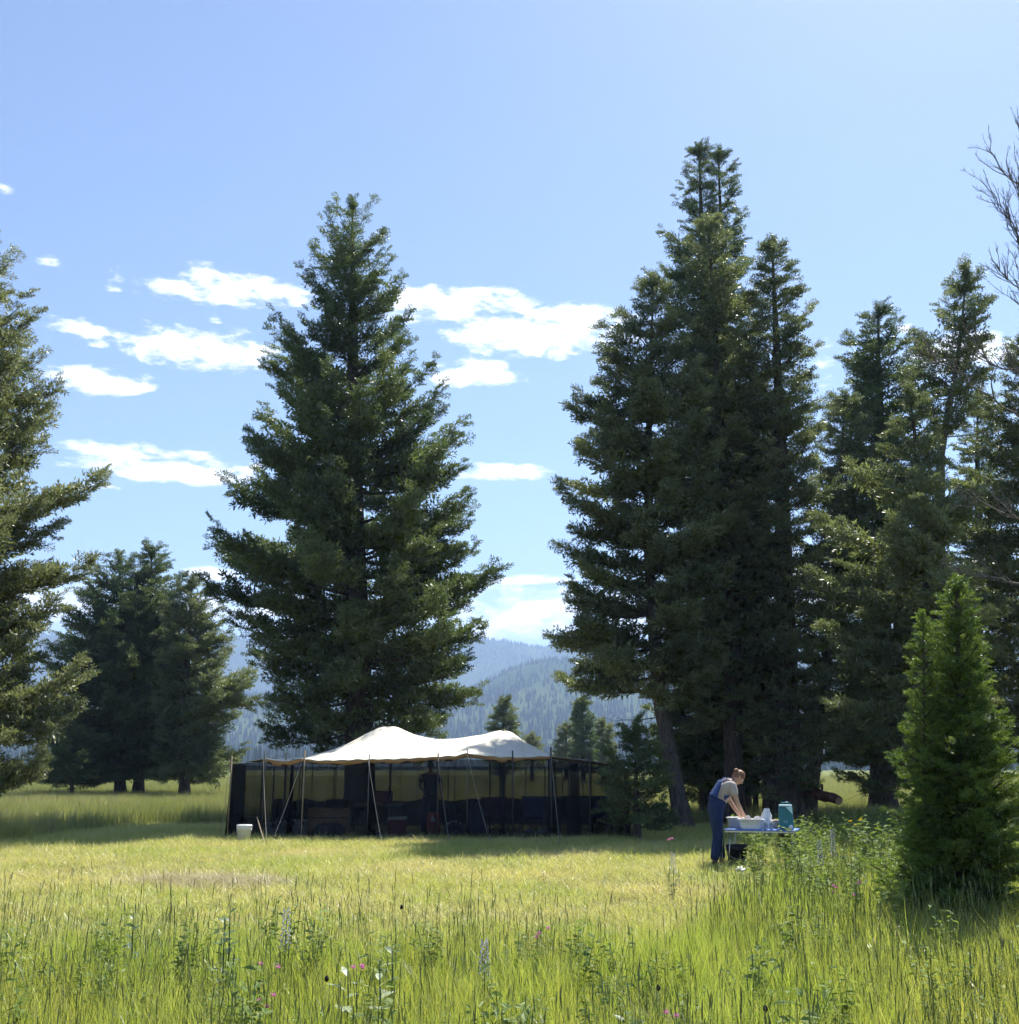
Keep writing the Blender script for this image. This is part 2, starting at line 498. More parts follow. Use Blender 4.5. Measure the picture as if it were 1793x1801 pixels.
# ------------------------------------------------------------------ scatter of uncountable growth (geometry nodes)
def proto_collection(name, meshes, m):
    c = bpy.data.collections.new(name)
    for i, me in enumerate(meshes):
        if len(me.materials) == 0:
            me.materials.append(m)
        o = bpy.data.objects.new(f"{name}_{chr(97 + i)}", me)
        c.objects.link(o)
    return c
def scatter(name, pts, rot, scl, idx, coll, tint=None):
    me = bpy.data.meshes.new(name)
    nn = len(pts)
    me.vertices.add(nn); me.vertices.foreach_set("co", np.asarray(pts, np.float32).ravel())
    for an, data in (("rot", rot), ("scl", scl)):
        a = me.attributes.new(an, 'FLOAT_VECTOR', 'POINT'); a.data.foreach_set("vector", np.asarray(data, np.float32).ravel())
    a = me.attributes.new("idx", 'INT', 'POINT'); a.data.foreach_set("value", np.asarray(idx, np.int32))
    if tint is not None:
        a = me.attributes.new("tint", 'FLOAT', 'POINT'); a.data.foreach_set("value", np.asarray(tint, np.float32))
    o = link(name, me)
    ng = bpy.data.node_groups.new(name, 'GeometryNodeTree')
    ng.interface.new_socket("Geometry", in_out='INPUT', socket_type='NodeSocketGeometry')
    ng.interface.new_socket("Geometry", in_out='OUTPUT', socket_type='NodeSocketGeometry')
    N, L = ng.nodes, ng.links
    gi, go = N.new('NodeGroupInput'), N.new('NodeGroupOutput')
    iop = N.new('GeometryNodeInstanceOnPoints')
    ci = N.new('GeometryNodeCollectionInfo')
    ci.inputs['Collection'].default_value = coll
    ci.inputs['Separate Children'].default_value = True
    ci.inputs['Reset Children'].default_value = True
    def attr(nm, t):
        a = N.new('GeometryNodeInputNamedAttribute'); a.data_type = t; a.inputs['Name'].default_value = nm
        return a.outputs['Attribute']
    e2r = N.new('FunctionNodeEulerToRotation')
    L.new(attr("rot", 'FLOAT_VECTOR'), e2r.inputs[0])
    L.new(gi.outputs[0], iop.inputs['Points'])
    L.new(ci.outputs[0], iop.inputs['Instance'])
    iop.inputs['Pick Instance'].default_value = True
    L.new(attr("idx", 'INT'), iop.inputs['Instance Index'])
    L.new(e2r.outputs[0], iop.inputs['Rotation'])
    L.new(attr("scl", 'FLOAT_VECTOR'), iop.inputs['Scale'])
    L.new(iop.outputs[0], go.inputs[0])
    md = o.modifiers.new("scatter", 'NODES'); md.node_group = ng
    return o

# far forest on the hills: one mass of small conifers and pale snags
def far_tree(seed, w, snag=False):
    r = np.random.default_rng(seed)
    V, F = [], []
    if snag:
        mb = MB().tube([(0, 0, 0), (0.01, 0, 0.5), (0, 0.01, 1)], [0.03, 0.022, 0.008], 4)
        return np_mesh('snag', mb.v, [f for f in mb.f if len(f) == 4])
    tiers = 4
    for k in range(tiers):
        z0 = 0.08 + 0.9 * k / tiers * 0.95
        z1 = min(1.0, z0 + 0.42)
        rr = w * (1 - k / (tiers + 0.3))
        b = len(V)
        for j in range(7):
            a = 2 * math.pi * j / 7 + r.uniform(0, 0.4)
            q = rr * r.uniform(0.65, 1.2)
            V.append((q * math.cos(a), q * math.sin(a), z0 + r.uniform(-0.03, 0.05)))
        V.append((0, 0, z1 if k < tiers - 1 else 1.0))
        for j in range(7):
            F.append((b + j, b + (j + 1) % 7, b + 7))
    return np_mesh('far_conifer', V, F)
snag_mat = mat('snag_wood', (0.30, 0.28, 0.25), 0.9)
fm = [far_tree(1, 0.17), far_tree(2, 0.21), far_tree(3, 0.14), far_tree(4, 0.19), far_tree(5, 0.1, True)]
fm[4].materials.append(snag_mat)
fcol = proto_collection('far_conifer', fm, M['forest'])
Nf = 130000
t_ = RNG.uniform(-0.66, 0.66, Nf)
D_ = np.sqrt(RNG.uniform(560 ** 2, 4000 ** 2, Nf))
x_, y_ = t_ * D_, D_
dens = 0.5 + 0.9 * fbm(x_, y_, 300, 4, 5)
keep = RNG.uniform(0, 1, Nf) < np.clip(dens + 0.45 * (D_ < 1100), 0.06, 1) * np.where(D_ < 1100, 1.0, 0.9)
x_, y_ = x_[keep], y_[keep]
nn = len(x_)
hgt = RNG.uniform(6, 15, nn)
sn = RNG.uniform(0, 1, nn) < 0.05
idx = np.where(sn, 4, RNG.integers(0, 4, nn))
# proto collection is sorted by name: far_conifer_a .. e
forest = scatter('forest', np.stack([x_, y_, hill_z(x_, y_) - 0.3], 1), np.stack([RNG.normal(0, .03, nn), RNG.normal(0, .03, nn), RNG.uniform(0, 6.28, nn)], 1),
                 np.stack([hgt * RNG.uniform(0.8, 1.2, nn)] * 2 + [hgt], 1), idx, fcol)
tag(forest, 'far conifer forest covering the hillside across the valley', 'forest', kind='stuff')

# air: one closed box of even haze round everything
hz = MB().box((0, 0, 0), (10400, 10400, 590)).build('haze', None)
hz.location = (0, 0, 295 - 50.0)
m, N, L = new_mat('haze_air')
pv = N.new('ShaderNodeVolumePrincipled')
pv.inputs['Color'].default_value = (0.46, 0.65, 1.0, 1)
pv.inputs['Density'].default_value = 0.00027
pv.inputs['Anisotropy'].default_value = 0.15
o_ = N.new('ShaderNodeOutputMaterial'); L.new(pv.outputs[0], o_.inputs['Volume'])
hz.data.materials.append(m)
tag(hz, 'thin blue summer haze filling the valley air', 'haze', kind='stuff')

# ------------------------------------------------------------------ conifers
UP = np.array([0, 0, 1.0])
def norm(a):
    return a / np.maximum(np.linalg.norm(a, axis=-1, keepdims=True), 1e-6)
class Limbs:
    def __init__(s): s.V, s.F, s.n = [], [], 0
    def tube(s, P, rad, k=4):
        P = np.asarray(P, float); m = len(P)
        T = norm(np.gradient(P, axis=0))
        ref = np.where(np.abs(T[:, 2:3]) > 0.85, np.array([[0, 1.0, 0]]), np.array([[0, 0, 1.0]]))
        A = norm(np.cross(T, ref)); B = np.cross(T, A)
        q = np.arange(k) * 2 * math.pi / k
        ring = (A[:, None, :] * np.cos(q)[None, :, None] + B[:, None, :] * np.sin(q)[None, :, None]) * np.asarray(rad, float)[:, None, None] + P[:, None, :]
        s.V.append(ring.reshape(-1, 3))
        i, j = np.meshgrid(np.arange(m - 1), np.arange(k), indexing='ij')
        a = i * k + j; b = i * k + (j + 1) % k
        s.F.append(np.stack([a, b, b + k, a + k], -1).reshape(-1, 4) + s.n)
        s.n += m * k
    def mesh(s, name):
        return np_mesh(name, np.concatenate(s.V), np.concatenate(s.F), True)

def spray_mesh(seed, nb=11, up=0.35):
    """a fir twig one metre long lying along +X, with side shoots and needles"""
    r = np.random.default_rng(seed)
    pts, dirs = [], []
    def run(p0, d0, ln, step):
        k = max(2, int(ln / step))
        for i in range(k):
            s = (i + r.uniform(0, 1)) / k
            pts.append(p0 + d0 * ln * s + np.array([0, 0, -0.05 * (s * ln) ** 2]))
            dirs.append(d0)
    run(np.zeros(3), np.array([1.0, 0, 0]), 1.0, 0.07)
    for i in range(nb):
        x = 0.05 + 0.85 * (i + r.uniform(0, 0.8)) / nb
        sd = 1 if i % 2 else -1
        a = sd * math.radians(r.uniform(35, 60))
        d = np.array([math.cos(a), math.sin(a), r.uniform(-0.1, up)]); d /= np.linalg.norm(d)
        ln = (0.48 * (1 - x) + 0.16) * r.uniform(0.7, 1.15)
        run(np.array([x, 0, 0]), d, ln, 0.075)
    B = np.repeat(np.array(pts), 2, 0); Dr = np.repeat(np.array(dirs), 2, 0)
    n_ = len(B)
    Dv = norm(Dr * 0.7 + UP * r.uniform(-0.2, 0.55, (n_, 1)) + r.normal(0, 0.5, (n_, 3)))
    ln = 0.17 * r.uniform(0.65, 1.3, (n_, 1))
    wv = norm(np.cross(Dv, r.normal(0, 1, (n_, 3)))) * ln * 0.15 * r.uniform(0.7, 1.2, (n_, 1))
    V = np.stack([B, B + Dv * ln * 0.5 + wv, B + Dv * ln, B + Dv * ln * 0.5 - wv], 1).reshape(-1, 3)
    return np_mesh('fir_spray', V, np.arange(n_ * 4).reshape(-1, 4))
SPRAY = {}
for key in ('fir_dark', 'fir_mid', 'fir_olive', 'fir_young'):
    SPRAY[key] = proto_collection('spray_' + key, [spray_mesh(100 + i) for i in range(5)], M[key])

def conifer(name, label, D, trunk, rows, seed, r0, leaf='fir_dark', per_m=8.0, blade=0.20, bw=0.24, tuft=4, spc=0.20, tsp=0.15,
            low=-6, top=38, tmin=0.2, lat=0.38, bushy=0.35, group=None, bark='bark', bare=0, cat='tree', sag=0.06, lmax=0.95, lmin=0.34, cap=1.0, gap=0.0, rmin=0.22, puff=0.16, dead=0):
    r = np.random.default_rng(seed)
    tp = [at(px, py, D) for px, py in trunk]
    base = Vector((tp[0].x, D, float(ground_z(tp[0].x, D))))
    tz = np.array([0.0] + [p.z for p in tp[1:]]); tx = np.array([0.0] + [p.x - base.x for p in tp[1:]])
    rp = [(at(0, y, D).z, at(l, y, D).x - base.x, at(rr_, y, D).x - base.x) for y, l, rr_ in rows]
    rp.sort()
    rz = np.array([q[0] for q in rp]); rl = np.array([q[1] for q in rp]); rr = np.array([q[2] for q in rp])
    z0, z1 = rz[0], rz[-1]
    H = z1 - z0
    ztop = max(z1, tz[-1])
    def cx(z): return np.interp(z, tz, tx)
    root = empty(name, base, 0, label, cat, group)
    # trunk
    L = Limbs()
    zz = np.concatenate([[-0.25, 0.05, 0.35, 0.9], np.linspace(1.6, tz[-1], 16)])
    rad = np.maximum(r0 * np.clip(1 - zz / ztop, 0.02, 1) ** 0.8, min(0.025, r0 * 0.5))
    rad[:3] *= np.array([1.55, 1.35, 1.15])
    wob = 0.02 * r0 * r.normal(size=(len(zz), 2))
    P = np.stack([cx(zz) + wob[:, 0], wob[:, 1], zz], 1)
    L.tube(P, rad, 10)
    tk = L.mesh('trunk')
    link('trunk', tk, M[bark], root)
    # limbs and needles
    LB = Limbs()
    nb = int(H * per_m * cap)
    TP, TD, TT, TS = [], [], [], []
    phase = r.uniform(0, 6.28)
    for i in range(nb):
        zt = z0 + (i + r.uniform(0, 1)) / nb * H
        if gap and r.uniform() < gap: continue
        a = phase + i * 2.39996 + r.normal(0, 0.25)
        c, s_ = math.cos(a), math.sin(a)
        RL = max(rmin * 0.6, cx(zt) - np.interp(zt, rz, rl)); RR = max(rmin * 0.6, np.interp(zt, rz, rr) - cx(zt))
        w = (1 + c) / 2
        Rr = RR * w + RL * (1 - w)
        Rr *= 0.62 + 0.44 * r.uniform() ** 0.6
        Rr = max(Rr, rmin)
        f = (zt - z0) / H
        ang = R(low + (top - low) * f ** 1.2 + r.normal(0, 5))
        rise = min(Rr * math.tan(ang), 0.9 + Rr * 0.45)
        za = min(max(zt - rise, 0.25), tz[-1] - 0.05)
        rise = zt - za
        dh = np.array([c, s_, 0.0])
        side = np.array([-s_, c, 0.0])
        wig = r.normal(0, 0.05, 2) * Rr
        def pos(t):
            t = np.asarray(t)[:, None]
            return (np.array([[cx(za), 0, za]]) + dh * Rr * t + UP * (rise * t - sag * Rr * 4 * t * (1 - t) + 0.05 * Rr * t ** 3)
                    + side * (wig[0] * np.sin(t * 3.1) + wig[1] * t ** 2))
        LB.tube(pos(np.linspace(0, 1, 6)), np.linspace(0.016 * Rr + 0.008, 0.006, 6), 3)
        nt = max(int(Rr / spc) + 2, 5 if rmin > 0.1 else 3)
        tm = tmin * (1 - 0.75 * f) + r.uniform(-0.06, 0.1)
        t = np.clip((tm + (1 - tm) * np.linspace(0, 1, nt) ** 0.72) + r.normal(0, 0.25 / nt, nt), 0.05, 1.0)
        t = np.concatenate([t, t]); sd = np.concatenate([np.ones(nt), -np.ones(nt)])
        Pb = pos(t)
        an = sd * np.radians(r.uniform(25, 68, 2 * nt)) * (1 - 0.35 * t)
        d = dh * np.cos(an)[:, None] + side * np.sin(an)[:, None] + UP * (r.normal(0.1, 0.22, 2 * nt) + bushy * r.uniform(0, 1, 2 * nt) * (0.4 + 0.6 * t))[:, None]
        d = norm(d)
        ls = np.clip((lat * Rr * (1.05 - t) + lmin) * r.uniform(0.6, 1.2, 2 * nt), lmin * 0.6, lmax)
        Pb = Pb + r.normal(0, 0.03, Pb.shape); Pb[:, 2] += puff * r.uniform(-0.4, 1.0, len(Pb)) * t
        TP.append(Pb); TD.append(d); TS.append(ls)
        TT.append(np.clip(np.full(len(d), r.normal(0.5, 0.26)) + r.normal(0, 0.1, len(d)), 0, 1))
    if dead:
        for _ in range(dead):
            za = r.uniform(0.9, z0 + 2.2); a = r.uniform(0, 6.283); Lg = r.uniform(0.5, 1.7); dr_ = r.uniform(-0.35, 0.05)
            t = np.linspace(0, 1, 6)
            P = np.stack([cx(za) + math.cos(a) * Lg * t, math.sin(a) * Lg * t, za + dr_ * Lg * t + 0.12 * Lg * t ** 2], 1) + r.normal(0, 0.02, (6, 3)) * t[:, None]
            LB.tube(P, np.linspace(0.022, 0.005, 6), 3)
            for q in range(5):
                b_ = P[1 + q % 5]; d2 = norm(np.array([math.cos(a), math.sin(a), 0]) + r.normal(0, 0.6, 3)); l2 = r.uniform(0.2, 0.5)
                LB.tube(np.stack([b_, b_ + d2 * l2 * 0.5 + r.normal(0, 0.02, 3), b_ + d2 * l2]), [0.008, 0.006, 0.003], 3)
    # leader
    nl = 14; ztop = tz[-1] + 0.25 * lmax
    TP.append(np.stack([cx(np.full(nl, ztop)) + r.normal(0, .02, nl), r.normal(0, .02, nl), np.linspace(ztop - 0.9 * lmax, ztop - 0.35 * lmax, nl)], 1))
    TD.append(norm(np.tile(UP, (nl, 1)) + r.normal(0, 0.3, (nl, 3)))); TT.append(np.full(nl, .5)); TS.append(np.full(nl, 0.42 * lmax))
    TP = np.concatenate(TP); TD = np.concatenate(TD); TT = np.concatenate(TT); TS = np.concatenate(TS)
    TP[:, 2] = np.maximum(TP[:, 2], 0.06)
    nB = len(TP)
    yaw = np.arctan2(TD[:, 1], TD[:, 0]); pit = -np.arcsin(np.clip(TD[:, 2], -1, 1))
    cr = scatter('crown', TP, np.stack([r.normal(0, 0.45, nB), pit, yaw], 1), np.stack([TS, TS * r.uniform(0.85, 1.2, nB), TS * r.uniform(0.9, 1.3, nB)], 1), r.integers(0, 5, nB), SPRAY[leaf], tint=TT)
    cr.parent = root
    cr["kind"] = "stuff"
    lb = link('limbs', LB.mesh('limbs'), M[bark], root)
    lb["kind"] = "stuff"
    global NSPRAY
    NSPRAY += nB
    return root
NSPRAY = 0

conifer('fir_tree', 'tall broad dark fir standing alone behind the cream tent', 34.0, [(634, 1442), (630, 1200), (622, 800), (620, 356)],
        [(374, 582, 662), (386, 572, 670), (410, 562, 676), (450, 537, 690), (500, 533, 700), (550, 533, 722), (600, 480, 727), (640, 468, 748), (680, 434, 760), (720, 440, 792), (760, 404, 815),
         (820, 387, 820), (880, 387, 828), (940, 354, 838), (1000, 368, 845), (1050, 374, 886), (1100, 387, 884), (1150, 420, 868), (1200, 430, 898), (1250, 458, 828), (1300, 470, 790), (1345, 490, 770)],
        11, 0.50, per_m=7.4, top=50, low=-8, bushy=0.8, tmin=0.2, spc=0.19, lat=0.35, puff=0.5)
# left background cluster
conifer('fir_tree', 'leftmost dark fir of the cluster beyond the left grass', 56.0, [(213, 1380), (215, 1200), (210, 985)],
        [(978, 196, 226), (1005, 165, 255), (1050, 122, 285), (1100, 102, 300), (1150, 86, 308), (1200, 80, 312), (1250, 75, 315), (1310, 66, 325), (1378, 64, 325)], 12, 0.30, per_m=9, spc=0.22, bushy=0.6, lmax=1.1, lmin=0.4, tmin=0.1, puff=0.4)
conifer('fir_tree', 'pointed dark fir in the middle of the left cluster', 57.0, [(244, 1380), (255, 1200), (268, 968)],
        [(962, 260, 276), (990, 246, 296), (1030, 222, 315), (1100, 198, 335), (1180, 178, 350), (1260, 168, 355), (1378, 172, 350)], 13, 0.30, per_m=9, spc=0.22, bushy=0.6, lmax=1.1, lmin=0.4, tmin=0.1, puff=0.4)
conifer('fir_tree', 'paler fir at the right of the left cluster beside the tent', 54.0, [(326, 1380), (328, 1200), (338, 1020)],
        [(1015, 326, 352), (1050, 292, 376), (1100, 282, 402), (1180, 276, 430), (1230, 274, 455), (1290, 272, 450), (1378, 276, 446)], 14, 0.28, leaf='fir_mid', per_m=8.5, spc=0.22, lmax=1.1, lmin=0.4, tmin=0.1, puff=0.4)
conifer('low_fir', 'low dark fir at the left foot of the left cluster', 52.0, [(128, 1385), (128, 1270)],
        [(1272, 118, 138), (1310, 80, 170), (1350, 66, 185), (1382, 62, 190)], 28, 0.1, per_m=12, spc=0.2, lmax=0.8, lmin=0.3, rmin=0.15)
# left edge
conifer('fir_tree', 'sunlit olive fir at the left edge with trunk out of frame', 22.0, [(-95, 1460), (-90, 1000), (-60, 400)],
        [(400, -75, -40), (470, -130, 8), (550, -170, 42), (600, -200, 70), (650, -220, 80), (700, -240, 96), (760, -250, 98), (790, -260, 75), (830, -280, 152), (870, -280, 135), (910, -290, 110), (950, -300, 130), (1000, -300, 130), (1060, -310, 92), (1120, -310, 128), (1180, -300, 112), (1240, -300, 112), (1300, -300, 92), (1330, -290, 116), (1390, -280, 70)],
        15, 0.36, leaf='fir_olive', per_m=10, spc=0.15, top=35, low=4, bushy=0.7, lmin=0.26, lmax=0.75, puff=0.35)
# right clump
conifer('fir_tree', 'leaning fir with a bare crooked lower trunk behind the bending person', 30.0, [(1203, 1455), (1180, 1330), (1158, 1215), (1143, 1000), (1140, 800), (1150, 490)],
        [(490, 1135, 1165), (540, 1097, 1195), (600, 1037, 1210), (650, 1032, 1230), (700, 988, 1250), (760, 1000, 1255), (790, 978, 1262), (850, 985, 1275), (900, 992, 1275), (950, 1005, 1275), (1000, 978, 1275), (1060, 990, 1275), (1085, 945, 1275), (1125, 905, 1270), (1165, 920, 1262), (1195, 940, 1260), (1225, 1020, 1250)],
        16, 0.24, dead=16, leaf='fir_mid', per_m=8, spc=0.17, low=4, top=35, bark='bark_mid')
conifer('fir_tree', 'tallest fir of the right clump, left of its twin spires', 35.0, [(1262, 1440), (1255, 1000), (1230, 258)],
        [(256, 1228, 1233), (300, 1206, 1244), (350, 1186, 1250), (400, 1165, 1270), (450, 1152, 1280), (500, 1158, 1290), (600, 1150, 1310), (800, 1140, 1330), (1000, 1130, 1340), (1200, 1120, 1350), (1350, 1150, 1340), (1405, 1170, 1330)],
        17, 0.42, dead=16, per_m=7.0, top=46, lmin=0.28)
conifer('fir_tree', 'right one of the twin spires topping the right clump', 36.0, [(1300, 1440), (1290, 1000), (1264, 266)],
        [(265, 1262, 1266), (300, 1254, 1290), (350, 1246, 1310), (400, 1240, 1322), (450, 1236, 1325), (600, 1220, 1350), (800, 1210, 1380), (1000, 1200, 1390), (1200, 1200, 1390), (1350, 1210, 1380), (1405, 1230, 1370)],
        18, 0.40, dead=16, per_m=6.5, top=46, lmin=0.28)
conifer('fir_tree', 'grey green fir in front of the twin spires, mid height', 31.5, [(1292, 1440), (1285, 1000), (1246, 388)],
        [(386, 1240, 1252), (430, 1207, 1280), (480, 1185, 1308), (560, 1190, 1322), (650, 1195, 1340), (750, 1190, 1350), (900, 1190, 1370), (1100, 1200, 1375), (1300, 1215, 1370)],
        19, 0.3, dead=16, leaf='fir_mid', per_m=7.0, blade=0.18)
conifer('fir_tree', 'straight fir at the right of the clump above the teal jug', 31.0, [(1390, 1450), (1385, 1200), (1375, 800), (1358, 425)],
        [(424, 1353, 1363), (470, 1336, 1390), (520, 1326, 1418), (580, 1312, 1422), (650, 1302, 1438), (700, 1300, 1452), (800, 1292, 1458), (900, 1288, 1470), (1000, 1290, 1478), (1100, 1292, 1475), (1200, 1295, 1470), (1300, 1305, 1460), (1375, 1320, 1445), (1400, 1330, 1430)],
        20, 0.40, dead=16, leaf='fir_mid', per_m=7.5, blade=0.18, top=30)
conifer('fir_tree', 'thin fir sharing the base of the straight fir, partly hidden', 31.6, [(1362, 1450), (1345, 1200), (1335, 900), (1325, 640)],
        [(645, 1315, 1335), (720, 1290, 1370), (850, 1280, 1390), (1000, 1270, 1395), (1200, 1275, 1395), (1330, 1290, 1385)],
        21, 0.28, dead=16, per_m=6.0, blade=0.18)
for lab, D, tr, rows, sd in [
        ('low dark bushy fir between the tent end and the leaning trunk', 24.9, [(1120, 1462), (1118, 1275)], [(1280, 1108, 1130), (1320, 1078, 1155), (1365, 1060, 1168), (1410, 1058, 1175), (1460, 1064, 1180)], 27),
        ('low dark fir filling the shade behind the bending person', 34.5, [(1235, 1440), (1235, 1190)], [(1195, 1222, 1248), (1250, 1170, 1300), (1320, 1140, 1330), (1390, 1135, 1335)], 29),
        ('low dark fir behind the teal jug under the straight fir', 35.5, [(1330, 1440), (1330, 1200)], [(1205, 1318, 1345), (1260, 1275, 1390), (1330, 1250, 1415), (1385, 1250, 1410)], 30),
        ('low dark fir right of the thick straight trunk', 39.0, [(1635, 1430), (1635, 1130)], [(1135, 1622, 1648), (1200, 1590, 1690), (1290, 1570, 1710), (1395, 1575, 1705)], 37)]:
    conifer('low_fir', lab, D, tr, rows, sd, 0.09, per_m=11, spc=0.17, low=-2, top=35, lmax=0.85, lmin=0.3, rmin=0.15, tmin=0.1)
# right background
conifer('fir_tree', 'grey green fir filling the gap between the clump and the thick trunk', 34.0, [(1420, 1445), (1452, 1200), (1478, 900), (1486, 695)],
        [(700, 1474, 1498), (760, 1446, 1545), (850, 1426, 1575), (950, 1415, 1590), (1100, 1412, 1590), (1250, 1418, 1570), (1330, 1425, 1545)], 36, 0.24, leaf='fir_mid', per_m=8, spc=0.18, low=-4, top=35)
conifer('fir_tree', 'dense dark fir with a thick straight trunk right of the clump', 37.0, [(1553, 1432), (1553, 1200), (1550, 900), (1545, 542)],
        [(540, 1538, 1555), (580, 1502, 1598), (620, 1467, 1618), (680, 1462, 1638), (750, 1472, 1640), (850, 1455, 1650), (1000, 1435, 1675), (1150, 1435, 1690), (1290, 1440, 1650), (1350, 1455, 1630), (1385, 1470, 1600)],
        22, 0.46, dead=16, per_m=7.5, top=42)
conifer('fir_tree', 'broad olive fir behind the small young fir', 27.0, [(1655, 1450), (1645, 1200), (1625, 900), (1600, 690)],
        [(695, 1588, 1612), (780, 1545, 1655), (860, 1475, 1695), (950, 1425, 1720), (1050, 1425, 1740), (1150, 1445, 1740), (1250, 1465, 1730), (1330, 1510, 1700)],
        23, 0.30, dead=16, leaf='fir_mid', per_m=7.0, spc=0.17, low=-4, gap=0.1)
conifer('fir_tree', 'fir with two thin bare leaning stems and a tufted top', 29.0, [(1648, 1445), (1655, 800), (1690, 600), (1700, 475)],
        [(472, 1690, 1706), (490, 1662, 1725), (530, 1656, 1755), (580, 1625, 1762), (640, 1612, 1750), (700, 1605, 1735), (760, 1605, 1710)],
        24, 0.26, dead=16, leaf='fir_mid', per_m=6.5, blade=0.17, bark='bark_grey', low=10, top=40, bushy=0.5)
conifer('fir_tree', 'dark fir cut off by the right edge of the view', 30.0, [(1815, 1450), (1812, 1000), (1800, 600)],
        [(602, 1790, 1812), (700, 1738, 1850), (900, 1690, 1885), (1100, 1690, 1900), (1300, 1692, 1900), (1360, 1720, 1880)],
        25, 0.36, dead=16, leaf='fir_mid', per_m=8)
conifer('fir_tree', 'dim fir far behind filling the gap right of the thick trunk', 44.0, [(1720, 1420), (1720, 690)],
        [(695, 1708, 1735), (800, 1670, 1770), (900, 1640, 1780), (1050, 1610, 1790), (1200, 1590, 1800), (1330, 1600, 1790)], 26, 0.36, per_m=5.5, blade=0.26, spc=0.22, tsp=0.2)
# small firs in the middle distance
mid = [('lone dark fir showing just above the right tent peak', 80, [(886, 1376), (885, 1232)], [(1233, 882, 888), (1260, 867, 903), (1290, 860, 911), (1330, 856, 916), (1365, 862, 912)], 31, 'fir_mid'),
       ('narrow dark fir between the tent and the leaning fir', 88, [(1026, 1372), (1025, 1230)], [(1231, 1022, 1028), (1262, 1013, 1040), (1300, 1012, 1046), (1360, 1010, 1048)], 32, 'fir_dark'),
       ('short pale fir just right of the tent peak', 96, [(996, 1370), (996, 1275)], [(1276, 993, 999), (1300, 983, 1010), (1330, 976, 1017), (1360, 976, 1018)], 33, 'fir_olive'),
       ('pale bushy fir beside the narrow dark one', 92, [(1062, 1370), (1060, 1268)], [(1270, 1055, 1066), (1300, 1046, 1078), (1340, 1042, 1086), (1362, 1044, 1084)], 34, 'fir_olive'),
       ('low pale fir peeping over the tent slope', 100, [(936, 1368), (936, 1293)], [(1294, 932, 940), (1310, 920, 952), (1350, 915, 956)], 35, 'fir_olive')]
for lab, D, tr, rows, sd, lf in mid:
    conifer('small_fir', lab, D, tr, rows, sd, 0.22, leaf=lf, per_m=7, blade=0.45, spc=0.35, tsp=0.33, tuft=4, group='small firs beyond the meadow', lmax=1.4, lmin=0.6, bushy=0.4)
# young fir at the right foreground
conifer('young_fir', 'small bright green young fir in the right foreground', 11.5, [(1690, 1640), (1688, 1300), (1684, 1022)],
        [(1022, 1681, 1687), (1060, 1655, 1712), (1100, 1642, 1720), (1130, 1628, 1726), (1200, 1612, 1745), (1250, 1602, 1765), (1310, 1588, 1785), (1335, 1568, 1796), (1400, 1586, 1795), (1450, 1570, 1800), (1500, 1578, 1806), (1560, 1535, 1826), (1605, 1540, 1830)],
        41, 0.05, leaf='fir_young', rmin=0.05, puff=0.03, per_m=46, blade=0.075, bw=0.17, tuft=5, spc=0.07, tsp=0.05, low=8, top=45, tmin=0.12, bushy=0.2, lmax=0.30, lmin=0.085, lat=0.36)
conifer('young_fir', 'thin whip of a seedling fir against the left side of the young fir', 11.3, [(1628, 1640), (1626, 1200), (1624, 1080)],
        [(1082, 1622, 1627), (1130, 1606, 1638), (1180, 1604, 1646), (1260, 1598, 1652), (1400, 1580, 1660), (1590, 1520, 1670)],
        42, 0.02, leaf='fir_young', rmin=0.04, puff=0.02, per_m=26, blade=0.07, bw=0.17, tuft=5, spc=0.07, tsp=0.05, low=5, top=50, tmin=0.1, lmax=0.2, lmin=0.08)
print('NSPRAY', NSPRAY)

